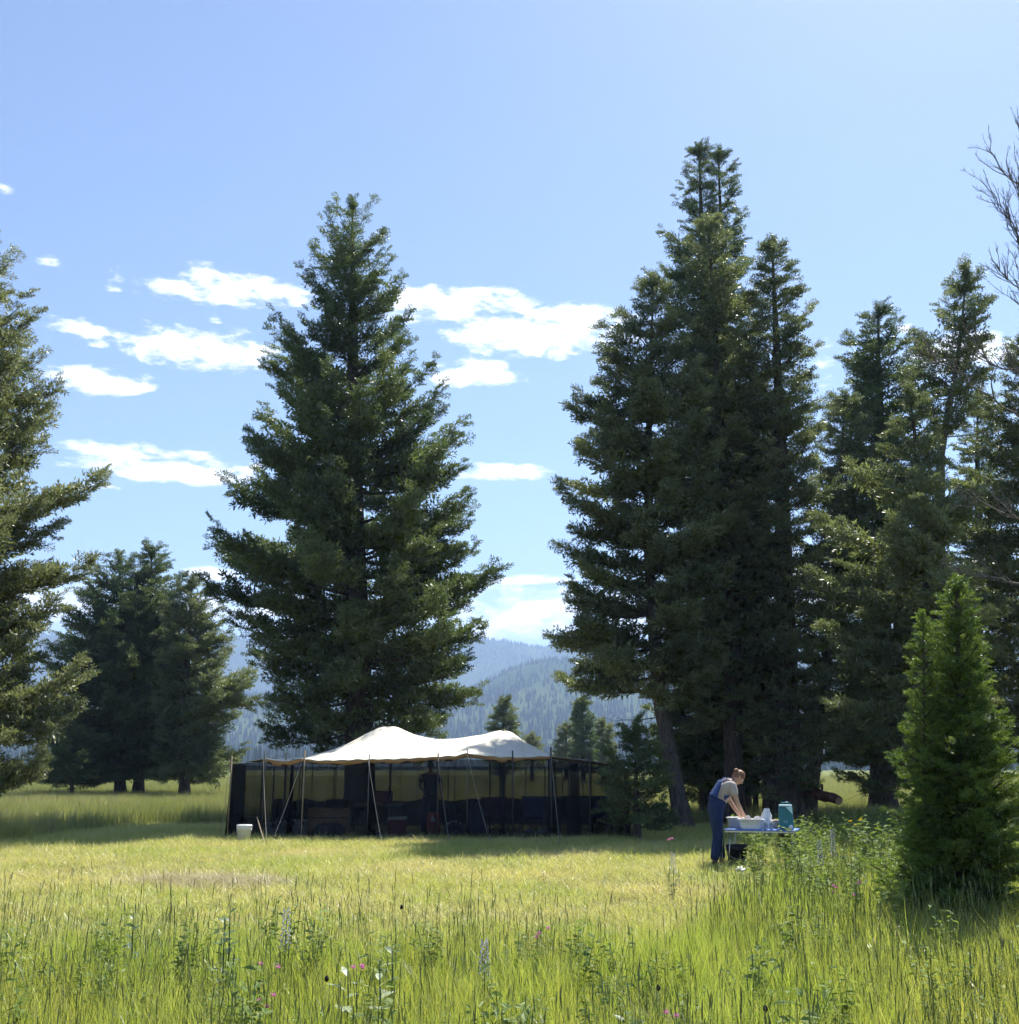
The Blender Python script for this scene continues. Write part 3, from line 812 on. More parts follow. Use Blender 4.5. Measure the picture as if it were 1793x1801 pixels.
# bare leafless tree at the right edge
def bare_tree(name, label, base, segs, seed, r0):
    """segs: main stems as point lists; each grows side branches and twigs"""
    r = np.random.default_rng(seed)
    root = empty(name, base, 0, label, 'tree')
    b = np.array(base)
    LT = Limbs(); LBr = Limbs()
    def grow(P, r_a, depth, out):
        P = np.array(P, float)
        n_ = len(P)
        rad = np.linspace(r_a, max(0.004, r_a * 0.2), n_)
        out.tube(P, rad, 6 if depth == 0 else 4 if depth == 1 else 3)
        if depth >= 4: return
        Lg = np.linalg.norm(np.diff(P, axis=0), axis=1).sum()
        cnt = int({0: 0, 1: 18, 2: 11, 3: 7}[depth] * min(1.3, 0.5 + Lg / 3))
        for _ in range(cnt):
            f = r.uniform(0.28, 0.97)
            q = f * (n_ - 1); i = int(q)
            p = P[i] + (P[min(i + 1, n_ - 1)] - P[i]) * (q - i)
            d = norm(P[min(i + 1, n_ - 1)] - P[max(i - 1, 0)] if i + 1 < n_ else P[i] - P[i - 1])
            d = norm(d + norm(r.normal(0, 1, 3)) * r.uniform(0.4, 0.8) + np.array([0, 0, 0.22]))
            l = Lg * r.uniform(0.12, 0.34) * (1.15 - 0.6 * f)
            if l < 0.1: continue
            m_ = 6
            pts = [p]
            for k in range(m_):
                d = norm(d + r.normal(0, 0.16, 3) + np.array([0, 0, 0.07]))
                pts.append(pts[-1] + d * l / m_)
            grow(pts, max(0.0045, r_a * r.uniform(0.25, 0.42)), depth + 1, LBr)
    for k, sg in enumerate(segs):
        P = []
        for j in range(len(sg) - 1):
            for t in np.linspace(0, 1, 6, endpoint=False):
                P.append(np.array(sg[j]) * (1 - t) + np.array(sg[j + 1]) * t)
        P.append(np.array(sg[-1]))
        P = np.array(P)
        P[1:-1] += r.normal(0, 0.035, P[1:-1].shape)
        P = P - b
        grow(P, r0 if k == 0 else r0 * 0.22, 0 if k == 0 else 1, LT if k == 0 else LBr)
    link('trunk', LT.mesh('trunk'), M['bark_grey'], root)
    o = link('limbs', LBr.mesh('limbs'), M['bark_grey'], root); o["kind"] = "stuff"
    return root
bt = lambda *l: [at(px, py, d) for px, py, d in l]
bx = atx(1905, 23.0)
bb = (bx, 23.0, 0.0)
bare_tree('bare_tree', 'leafless grey tree leaning in from the right edge', bb,
          [[(bx, 23, -0.1)] + bt((1902, 1200, 23), (1905, 800, 23.1), (1912, 500, 23), (1905, 260, 22.8), (1890, 60, 22.7)),
           bt((1908, 620, 23), (1830, 440, 22.7), (1785, 325, 22.5), (1735, 262, 22.4)),
           bt((1908, 520, 23), (1840, 330, 23.2), (1820, 260, 23.4), (1800, 225, 23.4)),
           bt((1906, 660, 23), (1810, 490, 23), (1785, 400, 23.1), (1745, 335, 23.3)),
           bt((1906, 700, 23), (1830, 520, 23.3), (1800, 430, 23.3), (1765, 370, 23.3)),
           bt((1906, 720, 23), (1820, 560, 22.6), (1785, 500, 22.5), (1748, 465, 22.5)),
           bt((1906, 420, 23), (1850, 300, 22.6), (1820, 210, 22.5)),
           bt((1905, 850, 23), (1800, 740, 22.2), (1700, 665, 21.8), (1630, 630, 21.7)),
           bt((1905, 760, 23), (1800, 660, 22.4), (1740, 640, 22.2), (1690, 560, 22.0)),
           bt((1904, 960, 23), (1800, 920, 22.6), (1730, 885, 22.5), (1690, 872, 22.5)),
           bt((1904, 1080, 23), (1800, 1030, 22.6), (1720, 1010, 22.5), (1680, 1015, 22.4))], 5, 0.16)

# ------------------------------------------------------------------ materials for camp gear
M['canvas'] = mat('cream_canvas', (0.74, 0.69, 0.57), 0.85, 0.09, 1.6, bump=0.3, transl=0.08)
M['seam'] = mat('canvas_seam', (0.62, 0.57, 0.46), 0.9, 0.1, 8)
M['canvas_dark'] = mat('shaded_canvas', (0.10, 0.075, 0.06), 0.85, 0.2, 4.0, bump=0.2)  # end awning canvas, the trees' shade put into its dark colour
M['pole'] = mat('aluminium_pole', (0.14, 0.13, 0.12), 0.45, 0.1, 8, metal=0.7)
M['pole_dark'] = mat('dark_pole', (0.05, 0.045, 0.045), 0.5, 0.2, 8)
M['wood_pole'] = mat('peeled_wood', (0.26, 0.20, 0.13), 0.8, 0.25, 9, bump=0.2)
M['rope'] = mat('guy_rope', (0.30, 0.28, 0.25), 0.9, 0.1, 30)
M['white_plastic'] = mat('white_plastic', (0.78, 0.78, 0.77), 0.4, 0.04, 5, spec=0.4)
M['grey_plastic'] = mat('grey_plastic', (0.45, 0.45, 0.46), 0.4, 0.06, 5, spec=0.4)
M['teal'] = mat('teal_plastic', (0.02, 0.17, 0.20), 0.35, 0.12, 4, spec=0.45)
M['teal_lid'] = mat('pale_teal_plastic', (0.55, 0.74, 0.76), 0.4, 0.08, 4)
M['blue'] = mat('blue_table', (0.10, 0.20, 0.52), 0.5, 0.12, 5)
M['black'] = mat('black_plastic', (0.02, 0.021, 0.024), 0.5, 0.2, 5)
M['metal'] = mat('steel', (0.5, 0.5, 0.5), 0.3, 0.1, 8, metal=0.9)
M['red'] = mat('red_fabric', (0.45, 0.03, 0.035), 0.8, 0.2, 7, bump=0.2)
M['dark_red'] = mat('dark_red_plastic', (0.28, 0.02, 0.03), 0.5, 0.15, 5)
M['tan'] = mat('tan_canvas', (0.40, 0.24, 0.12), 0.85, 0.15, 6, bump=0.2)
M['card'] = mat('cardboard', (0.36, 0.25, 0.15), 0.9, 0.12, 5)
M['wood'] = mat('plank_wood', (0.34, 0.22, 0.13), 0.75, 0.25, 6, bump=0.1)
M['navy'] = mat('navy_fabric', (0.02, 0.03, 0.10), 0.9, 0.2, 10, bump=0.2)
M['blue_fabric'] = mat('blue_fabric', (0.03, 0.07, 0.28), 0.9, 0.2, 10, bump=0.2)
M['char'] = mat('charcoal_fabric', (0.025, 0.025, 0.03), 0.9, 0.2, 10, bump=0.2)
M['green_fabric'] = mat('green_fabric', (0.03, 0.06, 0.035), 0.9, 0.2, 10, bump=0.2)
M['burgundy'] = mat('burgundy_fabric', (0.12, 0.02, 0.035), 0.9, 0.2, 10, bump=0.2)
M['olive'] = mat('olive_plastic', (0.12, 0.13, 0.05), 0.6, 0.15, 5)
M['grey_fab'] = mat('grey_fabric', (0.30, 0.30, 0.30), 0.9, 0.2, 10, bump=0.2)
def net_mat():
    m, N, L = new_mat('insect_netting')
    t = N.new('ShaderNodeBsdfTransparent'); t.inputs[0].default_value = (1, 1, 1, 1)
    d = N.new('ShaderNodeBsdfDiffuse'); d.inputs[0].default_value = (0.02, 0.022, 0.028, 1)
    no = N.new('ShaderNodeTexNoise'); no.inputs['Scale'].default_value = 2.0
    g = N.new('ShaderNodeNewGeometry'); L.new(g.outputs['Position'], no.inputs['Vector'])
    r = ramp(N, [(0.3, (0.64, 0.64, 0.64)), (0.7, (0.76, 0.76, 0.76))]); L.new(no.outputs[0], r.inputs[0])
    mx = N.new('ShaderNodeMixShader'); L.new(r.outputs[0], mx.inputs[0])
    L.new(t.outputs[0], mx.inputs[1]); L.new(d.outputs[0], mx.inputs[2])
    o = N.new('ShaderNodeOutputMaterial'); L.new(mx.outputs[0], o.inputs['Surface'])
    return m
M['net'] = net_mat()

# ------------------------------------------------------------------ the screened kitchen tent
TF, TR, TB = 25.6, 28.0, 30.6          # front eave, ridge, back eave
tent = empty('kitchen_tent', (0, TF, 0), 0, 'long cream canvas kitchen tent with two peaks and dark netting walls', 'tent')
def tl(v): return Vector(v) - Vector((0, TF, 0))
eave = [(455, 1335), (463, 1335), (500, 1339), (533, 1334), (553, 1338), (600, 1337), (650, 1336), (710, 1335), (770, 1331), (800, 1330), (822, 1325), (850, 1329), (880, 1332), (920, 1332), (970, 1330)]
crest = [(463, 1333), (480, 1336), (500, 1335), (533, 1332), (560, 1326), (590, 1317), (620, 1304), (650, 1288), (668, 1280), (676, 1278), (694, 1278), (702, 1280), (730, 1293), (765, 1300), (800, 1300), (850, 1292), (870, 1287), (880, 1285), (893, 1286), (902, 1289), (925, 1306), (950, 1319), (970, 1328), (1000, 1333)]
ex = np.array([at(p, q, TF).x for p, q in eave]); ez = np.array([at(p, q, TF).z for p, q in eave])
rx_ = np.array([at(p, q, TR).x for p, q in crest]); rz_ = np.array([at(p, q, TR).z for p, q in crest])
XL, XR = at(462, 1335, TF).x, at(971, 1330, TF).x
def roof(u, v):
    x = XL + (XR - XL) * u
    zf = np.interp(x, ex, ez)
    zr = max(np.interp(x, rx_, rz_), zf + 0.03)
    e = min(1, min(u, 1 - u) * 9)
    if v < 0.5:
        t = v / 0.5; y = TF + (TR - TF) * t
    else:
        t = (1 - v) / 0.5; y = TB + (TR - TB) * t
        zf = zf * 0.5 + 1.82 * 0.5
    z = zf + (zr - zf) * (t ** 1.35)
    z -= 0.05 * math.sin(math.pi * min(1, t)) * (1 - abs(math.sin(u * 9.0))) * e
    z += 0.008 * math.sin(u * 120 + v * 17) * (1 - t) + 0.006 * math.sin(u * 61 + 3 * t) * math.sin(t * 9 + u * 23) + 0.012 * math.sin(t * 3.1) * math.sin(u * 37)
    return tl((x, y, z))
roof_o = MB().grid(roof, 130, 28).build('roof', M['canvas'], tent, smooth=True, solid=0.006)
for k in range(1, 10):
    u0 = k / 10 + 0.004 * math.sin(k * 5)
    MB().grid(lambda a_, v: roof(u0 + (a_ - 0.5) * 0.0022, v) + Vector((0, 0, 0.007)), 1, 28).build('seam', M['seam'], tent, smooth=True)
# low side awnings
def awn(pl, pr, zl, zr, y0, y1, sag):
    x0, x1 = at(pl, 1340, TF).x, at(pr, 1340, TF).x
    return lambda u, v: tl((x0 + (x1 - x0) * u, y0 + (y1 - y0) * v, zl + (zr - zl) * u - sag * math.sin(math.pi * u) * (0.4 + 0.6 * math.sin(math.pi * v)) + 0.03 * math.sin(v * math.pi)))
MB().grid(awn(410, 461, 1.70, 1.79, TF + 0.1, TB - 0.3, 0.03), 14, 14).build('side_awning', M['canvas'], tent, smooth=True, solid=0.006)
MB().grid(awn(972, 1112, 1.83, 1.60, TF + 0.15, TB - 0.4, -0.03), 20, 14).build('side_awning', M['canvas_dark'], tent, smooth=True, solid=0.006)["label"] = 'end awning of the tent with tree shade put into its dark brown colour'
# hem valance folded under the eave
def hem(u, v):
    x = XL + (XR - XL) * u
    return tl((x, TF + 0.012 + 0.05 * v + 0.012 * math.sin(u * 90), float(np.interp(x, ex, ez)) - 0.012 - (0.05 + 0.05 * abs(math.sin(u * 14)) + 0.03 * math.sin(u * 31)) * v))
MB().grid(hem, 120, 2).build('hem', M['tan'], tent, smooth=True, solid=0.004)

def net_panel(name, p0, p1, z0, zt0, zt1, folds, amp, n=60, nz=8, flare=0.0):
    p0, p1 = Vector(p0), Vector(p1)
    d = (p1 - p0); nrm = Vector((-d.y, d.x, 0)).normalized()
    def f(u, v):
        b = p0.lerp(p1, u)
        off = amp * math.sin(u * folds * 2 * math.pi + 1.3 * math.sin(u * 5)) * (1 - 0.4 * v) + flare * (1 - v)
        zt = zt0 + (zt1 - zt0) * u
        return tl((b.x + nrm.x * off, b.y + nrm.y * off, z0 + (zt - z0) * v))
    return MB().grid(f, n, nz).build(name, M['net'], tent, smooth=True)
XLL, XRR = at(408, 1340, TF).x, at(1108, 1340, TF).x
xs_ = [XLL, XL, at(533, 1335, TF).x, at(650, 1336, TF).x, at(770, 1331, TF).x, at(880, 1331, TF).x, at(970, 1330, TF).x, at(1040, 1335, TF).x, XRR]
for a_, b_ in zip(xs_[:-1], xs_[1:]):
    za, zb = float(np.interp(a_, ex, ez)) - 0.06, float(np.interp(b_, ex, ez)) - 0.06
    if b_ <= XL + 0.01: za, zb = 1.66, 1.74
    if a_ >= XR - 0.05: za, zb = 1.78 - 0.2 * (a_ - XR) / (XRR - XR), 1.78 - 0.2 * (b_ - XR) / (XRR - XR)
    net_panel('net_wall', (a_ - 0.02, TF + 0.06, 0), (b_ + 0.02, TF + 0.07, 0), 0.04, za, zb, 3.2, 0.05, 40)
    net_panel('net_wall', (a_ - 0.02, TB - 0.35, 0), (b_ + 0.02, TB - 0.36, 0), 0.04, 1.62, 1.62, 2.6, 0.06, 40)
net_panel('net_wall', (XLL, TF + 0.1, 0), (XLL, TB - 0.4, 0), 0.04, 1.66, 1.62, 3, 0.06, 40)
net_panel('net_wall', (XRR, TF + 0.2, 0), (XRR, TB - 0.45, 0), 0.04, 1.55, 1.5, 3, 0.06, 40)
for a_, b_ in zip(xs_[:-1], xs_[1:]):
    MB().grid(lambda u, v: tl((a_ + (b_ - a_) * u, TB - 0.28 + 0.03 * math.sin(u * 19), 0.02 + (0.72 + 0.04 * math.sin(u * 7 + a_)) * v)), 24, 4).build('shade_skirt', M['char'], tent, smooth=True)  # dark strip added for the deep shade low at the tent's back
# gathered net curtains at corners and doors
def gather(px, zt, w_top, w_bot, y, nf=6, depth=0.12):
    x = at(px, 1400, y).x
    def f(u, v):
        w = w_top + (w_bot - w_top) * (1 - v) ** 1.5
        return tl((x + (u - 0.5) * w, y + depth * math.sin(u * nf * 2 * math.pi) * (0.5 + 0.5 * (1 - v)), 0.04 + (zt - 0.04) * v))
    MB().grid(f, 72, 8).build('gathered_net', M['net'], tent, smooth=True)
for px, zt, wt, wb, yy in [(412, 1.68, 0.22, 0.34, TF + 0.16), (421, 1.68, 0.2, 0.3, TF + 0.3), (418, 1.62, 0.3, 0.42, TF + 0.5), (655, 1.78, 0.10, 0.22, TF + 0.14), (512, 1.74, 0.05, 0.16, TF + 0.14), (975, 1.75, 0.08, 0.36, TF + 0.2), (1008, 1.72, 0.22, 0.34, TF + 0.25), (1012, 1.7, 0.2, 0.3, TF + 0.4), (886, 1.74, 0.05, 0.12, TF + 0.2)]:
    gather(px, zt, wt, wb, yy)
# poles
def pole(px, D, z, r_=0.018, m_='pole_dark', lean=0.0):
    x = at(px, 1400, D).x
    MB().tube([(x - 0, D - TF, -0.1), (x + lean, D - TF, z)], r_, 8).build('pole', M[m_], tent, smooth=True)
for px, z, m_ in [(404, 1.86, 'wood_pole'), (463, 1.9, 'pole_dark'), (533, 1.97, 'wood_pole'), (648, 1.9, 'pole'), (770, 1.92, 'pole_dark'), (822, 2.0, 'pole'), (902, 1.98, 'pole_dark'), (970, 2.06, 'pole_dark'), (1038, 1.9, 'pole_dark'), (1100, 1.65, 'pole_dark')]:
    pole(px, TF - 0.02, z, 0.017 if m_ != 'pole' else 0.012, m_)
for px in (430, 480, 502, 548, 590, 640, 705, 735, 800, 862, 888, 925, 990, 1026):
    pole(px, TB - 0.30, 1.7, 0.012)
for px, zt in ((686, 2.62), (886, 2.56)):
    pole(px, TR, zt - 0.02, 0.03, 'wood_pole')
for px, D in ((862, 26.6), (966, 26.8), (512, 26.9)):
    pole(px, D, 1.8, 0.02)
pole(500, TF + 0.5, 1.93, 0.02, 'wood_pole')
# guy ropes with stakes
def rope(px, py, gx_, gy_, ropeside=True):
    a_ = at(px, py, TF - 0.03)
    D = CAM_H * FPX / (gy_ - 1349.0)
    D = min(max(D, 23.3), 25.3)
    b_ = Vector((at(gx_, gy_, D).x, D, 0.0))
    pts = [tl(a_.lerp(b_, t) - Vector((0, 0, 0.05 * math.sin(math.pi * t)))) for t in np.linspace(0, 1, 9)]
    g = MB().tube(pts, 0.0045, 5).build('guy_rope', M['rope'], tent, smooth=True)
    MB().tube([tl(b_ + Vector((0, 0.03, -0.12))), tl(b_ + Vector((0, -0.05, 0.14)))], 0.014, 6).build('stake', M['metal'], tent)
for a_ in [(533, 1334, 478, 1474), (463, 1335, 470, 1480), (648, 1336, 672, 1474), (822, 1326, 862, 1472), (404, 1335, 392, 1450), (770, 1331, 790, 1470), (970, 1331, 985, 1476)]:
    rope(*a_)
# long peeled pole leaning at the front left corner
MB().tube([tl((at(452, 1437, 24.9).x, 24.9, at(452, 1437, 24.9).z)), tl((at(467, 1485, 23.6).x, 23.6, 0.0))], 0.014, 6).build('tent_peg_pole', M['wood_pole'], tent)

# ------------------------------------------------------------------ things in and round the tent
def gpos(px, D): return Vector((atx(px, D), D, float(ground_z(atx(px, D), D))))
# white bucket in front of the left corner
def bucket(px, D, r_, h, m_, lid, label, handle=True):
    p = gpos(px, D)
    root = empty('bucket', p, 0, label, 'bucket')
    MB().lathe((0, 0, 0), [(r_ * 0.86, 0), (r_ * 0.97, h * 0.80), (r_ * 1.05, h * 0.81), (r_ * 1.05, h * 0.84), (r_ * 0.98, h * 0.85), (r_ * 1.06, h * 0.87), (r_ * 1.06, h * 0.90), (r_, h * 0.91), (r_ * 1.02, h), (r_ * 0.95, h), (r_ * 0.82, 0.03)], 28).build('body', M[m_], root, smooth=True)
    if lid:
        MB().lathe((0, 0, h), [(r_ * 1.07, -0.035), (r_ * 1.08, 0.008), (r_ * 0.98, 0.016), (r_ * 0.2, 0.012)], 28).build('lid', M['white_plastic'], root, smooth=True)
    if handle:
        MB().tube([(r_ * 1.06 * math.cos(a), -r_ * 0.25 * math.sin(a) * 1.0 - r_ * 0.9 * math.sin(a), h * 0.82 - 0.16 * math.sin(a)) for a in np.linspace(0, math.pi, 12)], 0.004, 5).build('handle', M['metal'], root, smooth=True)
    return root
bucket(433, 24.3, 0.155, 0.37, 'white_plastic', True, 'white plastic bucket with lid in front of the left tent corner')

def soft_box(root, name, c, d, m_, bevel=0.03, rz=0.0, parent=None):
    return MB().box(c, d, Matrix.Rotation(rz, 3, 'Z')).build(name, M[m_], parent or root, bevel=bevel, smooth=False)
def crate(px, D, w, dp, h, m_, label, lidm=None, rz=0.0, z0=0.0, name='storage_box', latch=True):
    p = gpos(px, D); p.z += z0
    root = empty(name, p, rz, label, 'box')
    MB().box((0, 0, h * 0.44), (w * 0.94, dp * 0.94, h * 0.88)).build('body', M[m_], root, bevel=0.015)
    MB().box((0, 0, h * 0.94), (w, dp, h * 0.11)).build('lid', M[lidm or m_], root, bevel=0.012)
    if latch:
        for sx in (-0.28, 0.28):
            MB().box((sx * w, -dp * 0.5 - 0.006, h * 0.84), (0.05, 0.018, 0.09)).build('latch', M['black'], root)
    return root
crate(447, 26.3, 0.46, 0.4, 0.46, 'olive', 'olive storage box nearest the left tent corner', rz=0.1)
crate(480, 26.2, 0.30, 0.35, 0.34, 'grey_plastic', 'small grey storage box second from the left tent corner', rz=-0.08)
crate(503, 26.1, 0.33, 0.4, 0.37, 'grey_fab', 'pale grey storage box third from the left tent corner', rz=0.05)
crate(531, 26.15, 0.38, 0.42, 0.40, 'grey_plastic', 'wide grey storage box beside the big tan case', rz=-0.04)
# big tan case
p = gpos(581, 26.2)
r_ = empty('camp_case', p, 0.03, 'large tan canvas case with rounded corners inside the tent', 'case')
MB().box((0, 0, 0.35), (0.98, 0.5, 0.62)).build('body', M['tan'], r_, bevel=0.09)
MB().box((0, -0.256, 0.46), (0.90, 0.012, 0.02)).build('zip', M['black'], r_)
for sx in (-0.25, 0.25):
    MB().box((sx, -0.258, 0.35), (0.05, 0.016, 0.55)).build('strap', M['card'], r_)
for sx in (-1, 1):
    MB().box((sx * 0.38, 0, 0.03), (0.06, 0.4, 0.06)).build('foot', M['black'], r_)
def duffel(px, D, L_, r0, m_, label, rz=0.0, rim=None, name='duffel_bag'):
    p = gpos(px, D)
    root = empty(name, p, rz, label, 'bag')
    rr_ = np.random.default_rng(int(px))
    mb = MB()
    pts = np.linspace(-L_ / 2, L_ / 2, 11)
    rad = [r0 * (1 - 0.5 * abs(2 * k / 10 - 1) ** 4) * rr_.uniform(0.93, 1.05) for k in range(11)]
    mb.tube([(x, 0, r0 * 0.92) for x in pts], rad, 14)
    mb.v = [(x, y, max(0.0, z * 0.95)) for x, y, z in mb.v]
    mb.build('body', M[m_], root, smooth=True)
    for sx in (-0.18, 0.18):
        MB().tube([(sx * L_ / 0.9, r0 * 1.02 * math.sin(a), r0 * 0.9 + r0 * 1.03 * math.cos(a)) for a in np.linspace(-1.7, 1.7, 12)], 0.014, 5).build('strap', M['char'], root, smooth=True)
    if rim:
        MB().tube([(L_ / 2 * 0.9 * math.cos(a) , -r0 * 0.25, r0 * 1.15 + r0 * 0.75 * math.sin(a)) for a in np.linspace(0.1, 2.6, 14)], [0.02 + 0.012 * math.sin(k * 2.1) for k in range(14)], 6).build('rim', M[rim], root, smooth=True)
    return root
duffel(582, 25.85, 0.68, 0.19, 'char', 'low black duffel bag lying in front of the tan case', 0.1)
duffel(800, 25.9, 0.42, 0.20, 'char', 'round black bag with a pale rim near the middle of the tent', 0.2, 'white_plastic')
# trestle table with kitchen things
def table(px, D, L_, W_, H_, top_m, leg_m, label, rz=0.0, name='camp_table', slats=0, lt=0.03):
    p = gpos(px, D)
    root = empty(name, p, rz, label, 'table')
    if slats:
        for k in range(slats):
            MB().box((-L_ / 2 + (k + 0.5) * L_ / slats, 0, H_ - lt / 2), (L_ / slats - 0.006, W_, lt)).build('slat', M[top_m], root, bevel=0.004)
        for sy in (-1, 1):
            MB().box((0, sy * W_ * 0.42, H_ - lt - 0.014), (L_ * 0.98, 0.025, 0.025)).build('rail', M[leg_m], root)
    else:
        MB().box((0, 0, H_ - lt / 2), (L_, W_, lt)).build('tabletop', M[top_m], root, bevel=0.006)
        for sy in (-1, 1):
            MB().box((0, sy * W_ * 0.42, H_ - lt - 0.022), (L_ * 0.9, 0.025, 0.04)).build('rail', M[leg_m], root)
    for sx in (-1, 1):
        for sy in (-1, 1):
            MB().tube([(sx * L_ * 0.42, sy * W_ * 0.40, H_ - lt), (sx * L_ * 0.46, sy * W_ * 0.45, -0.03)], 0.009, 8).build('leg', M[leg_m], root, smooth=True)
    return root
tb = table(664, 27.4, 1.32, 0.7, 0.74, 'wood', 'pole_dark', 'wooden trestle table inside the tent with food boxes on it', 0.02)
zt = tb.location.z + 0.74
def on_table(px, D, z): 
    q = Vector((atx(px, D), D, z)); return q
e = empty('food_box', on_table(676, 27.45, zt), 0.1, 'dark red food box standing on the tent table', 'box')
MB().box((0, 0, 0.13), (0.42, 0.28, 0.26)).build('body', M['dark_red'], e, bevel=0.015)
MB().box((0, 0, 0.275), (0.44, 0.30, 0.03)).build('lid', M['burgundy'], e, bevel=0.01)
e = empty('bottle', on_table(686, 27.25, zt), 0, 'dark bottle standing on the tent table beside the red box', 'bottle')
MB().lathe((0, 0, 0), [(0.035, 0), (0.036, 0.2), (0.014, 0.27), (0.014, 0.33)], 14).build('body', M['black'], e, smooth=True)
MB().lathe((0, 0, 0.33), [(0.017, 0), (0.017, 0.025)], 12).build('cap', M['dark_red'], e, smooth=True)
e = MB().lathe((0, 0, 0), [(0.06, 0), (0.12, 0.012), (0.125, 0.018), (0.11, 0.016), (0.05, 0.008)], 24).build('plate', M['grey_plastic'], smooth=True)
e.location = on_table(664, 27.12, zt + 0.001); tag(e, 'pale plate lying at the front of the tent table', 'plate')
# cooler with white lid line
p = gpos(700, 26.3)
r_ = empty('cooler', p, -0.05, 'dark red cooler with a bright white lid inside the tent', 'cooler')
MB().box((0, 0, 0.2), (0.38, 0.34, 0.40), taper=1.06).build('body', M['dark_red'], r_, bevel=0.025)
MB().box((0, 0, 0.44), (0.42, 0.38, 0.07)).build('lid', M['white_plastic'], r_, bevel=0.02)
MB().tube([(-0.2, -0.05, 0.34), (-0.25, -0.05, 0.36), (-0.25, 0.05, 0.36), (-0.2, 0.05, 0.34)], 0.012, 6).build('handle', M['white_plastic'], r_, smooth=True)
p = gpos(668, 26.2)
r_ = empty('gas_stove', p, 0.1, 'small grey gas burner on the ground under the tent table', 'stove')
MB().box((0, 0, 0.05), (0.26, 0.22, 0.09)).build('body', M['grey_plastic'], r_, bevel=0.012)
MB().lathe((0, 0, 0.095), [(0.07, 0), (0.06, 0.02), (0.02, 0.025)], 16).build('burner', M['black'], r_, smooth=True)
for a in range(4):
    q = a * math.pi / 2 + 0.78
    MB().box((0.07 * math.cos(q), 0.07 * math.sin(q), 0.13), (0.012, 0.012, 0.07)).build('pot_support', M['metal'], r_)
# red bag hung by the standing person
p = gpos(763, 26.3); 
r_ = empty('red_bag', p, 0.1, 'red bag with a small white triangle beside the person in the tent', 'bag')
mb = MB().box((0, 0, 0.33), (0.34, 0.18, 0.46), taper=0.92); mb.build('body', M['red'], r_, bevel=0.05)
MB().add([(-0.07, -0.094, 0.36), (0.05, -0.094, 0.36), (-0.02, -0.092, 0.52), (-0.07, -0.100, 0.36), (0.05, -0.100, 0.36), (-0.02, -0.098, 0.52)], [(0, 2, 1), (3, 4, 5), (0, 1, 4, 3), (1, 2, 5, 4), (2, 0, 3, 5)]).build('white_patch', M['white_plastic'], r_)
MB().box((0, 0, 0.05), (0.36, 0.2, 0.1)).build('base', M['black'], r_, bevel=0.02)
MB().tube([(-0.1, 0, 0.55), (-0.08, 0, 0.63), (0.08, 0, 0.63), (0.1, 0, 0.55)], 0.012, 6).build('handle', M['black'], r_, smooth=True)

# folding camp chairs
def camp_chair(px, D, rz, fab, label, s=1.0):
    p = gpos(px, D)
    root = empty('camp_chair', p, rz, label, 'chair', 'folding camp chairs in the tent')
    w, d, h = 0.29 * s, 0.25 * s, 0.42 * s
    MB().grid(lambda u, v: ((u - 0.5) * 2 * w, (v - 0.5) * 2 * d, h - 0.05 * math.sin(math.pi * u) - 0.04 * v), 8, 6).build('seat', M[fab], root, smooth=True, solid=0.012)
    MB().grid(lambda u, v: ((u - 0.5) * 2 * w, d + 0.02 + 0.16 * v + 0.06 * math.sin(math.pi * u), h - 0.03 + 0.50 * s * v), 8, 6).build('backrest', M[fab], root, smooth=True, solid=0.014)
    for sx in (-1, 1):
        MB().tube([(sx * w * 1.08, -d, 0), (sx * w * 0.95, -d, h * 0.5), (sx * w * 1.08, -d, h + 0.18)], 0.011, 6).build('leg', M['pole_dark'], root, smooth=True)
        MB().tube([(sx * w * 1.08, d, 0), (sx * w, d + 0.01, h), (sx * w * 1.04, d + 0.18, h + 0.49 * s)], 0.011, 6).build('leg', M['pole_dark'], root, smooth=True)
        MB().tube([(sx * w, -d, 0.03), (-sx * w, -d - 0.02, h - 0.02)], 0.009, 6).build('crossbar', M['pole_dark'], root, smooth=True)
        MB().grid(lambda u, v: (sx * (w * 1.05 + 0.035 * (v - 0.5) * 2), -d + u * 2.2 * d, h + 0.19 + 0.01 * math.sin(u * 6)), 6, 2).build('armrest', M[fab], root, smooth=True, solid=0.012)
    return root
for px, D, rz, fab, lab in [(872, 26.7, 0.1, 'burgundy', 'dark burgundy camp chair left of the blue one'), (937, 27.0, -0.15, 'blue_fabric', 'blue camp chair in the middle of the row'),
                            (984, 26.6, 0.2, 'char', 'black camp chair by the right tent pole'), (1020, 27.2, -0.1, 'green_fabric', 'dark green camp chair under the end awning'),
                            (1062, 26.9, 0.3, 'navy', 'navy camp chair at the far right of the row')]:
    camp_chair(px, D, rz, fab, lab)
# jacket slung on a low stool
p = gpos(838, 26.5)
r_ = empty('camp_stool', p, 0.2, 'low stool with a dark jacket thrown over it in the tent', 'stool')
mb = MB().grid(lambda u, v: ((0.05 + 0.24 * (1 - v) ** 0.8) * math.cos(u * 2 * math.pi) * (1 + 0.1 * math.sin(u * 25)), (0.05 + 0.2 * (1 - v) ** 0.8) * math.sin(u * 2 * math.pi), 0.12 + 0.70 * v + 0.02 * math.sin(u * 13)), 28, 8)
mb.build('jacket', M['navy'], r_, smooth=True)
MB().lathe((0, 0, 0.38), [(0.15, 0), (0.15, 0.03)], 16).build('seat', M['char'], r_)
for k in range(3):
    q = k * 2.094
    MB().tube([(0.05 * math.cos(q), 0.05 * math.sin(q), 0.4), (0.17 * math.cos(q), 0.17 * math.sin(q), 0)], 0.012, 6).build('leg', M['pole_dark'], r_)
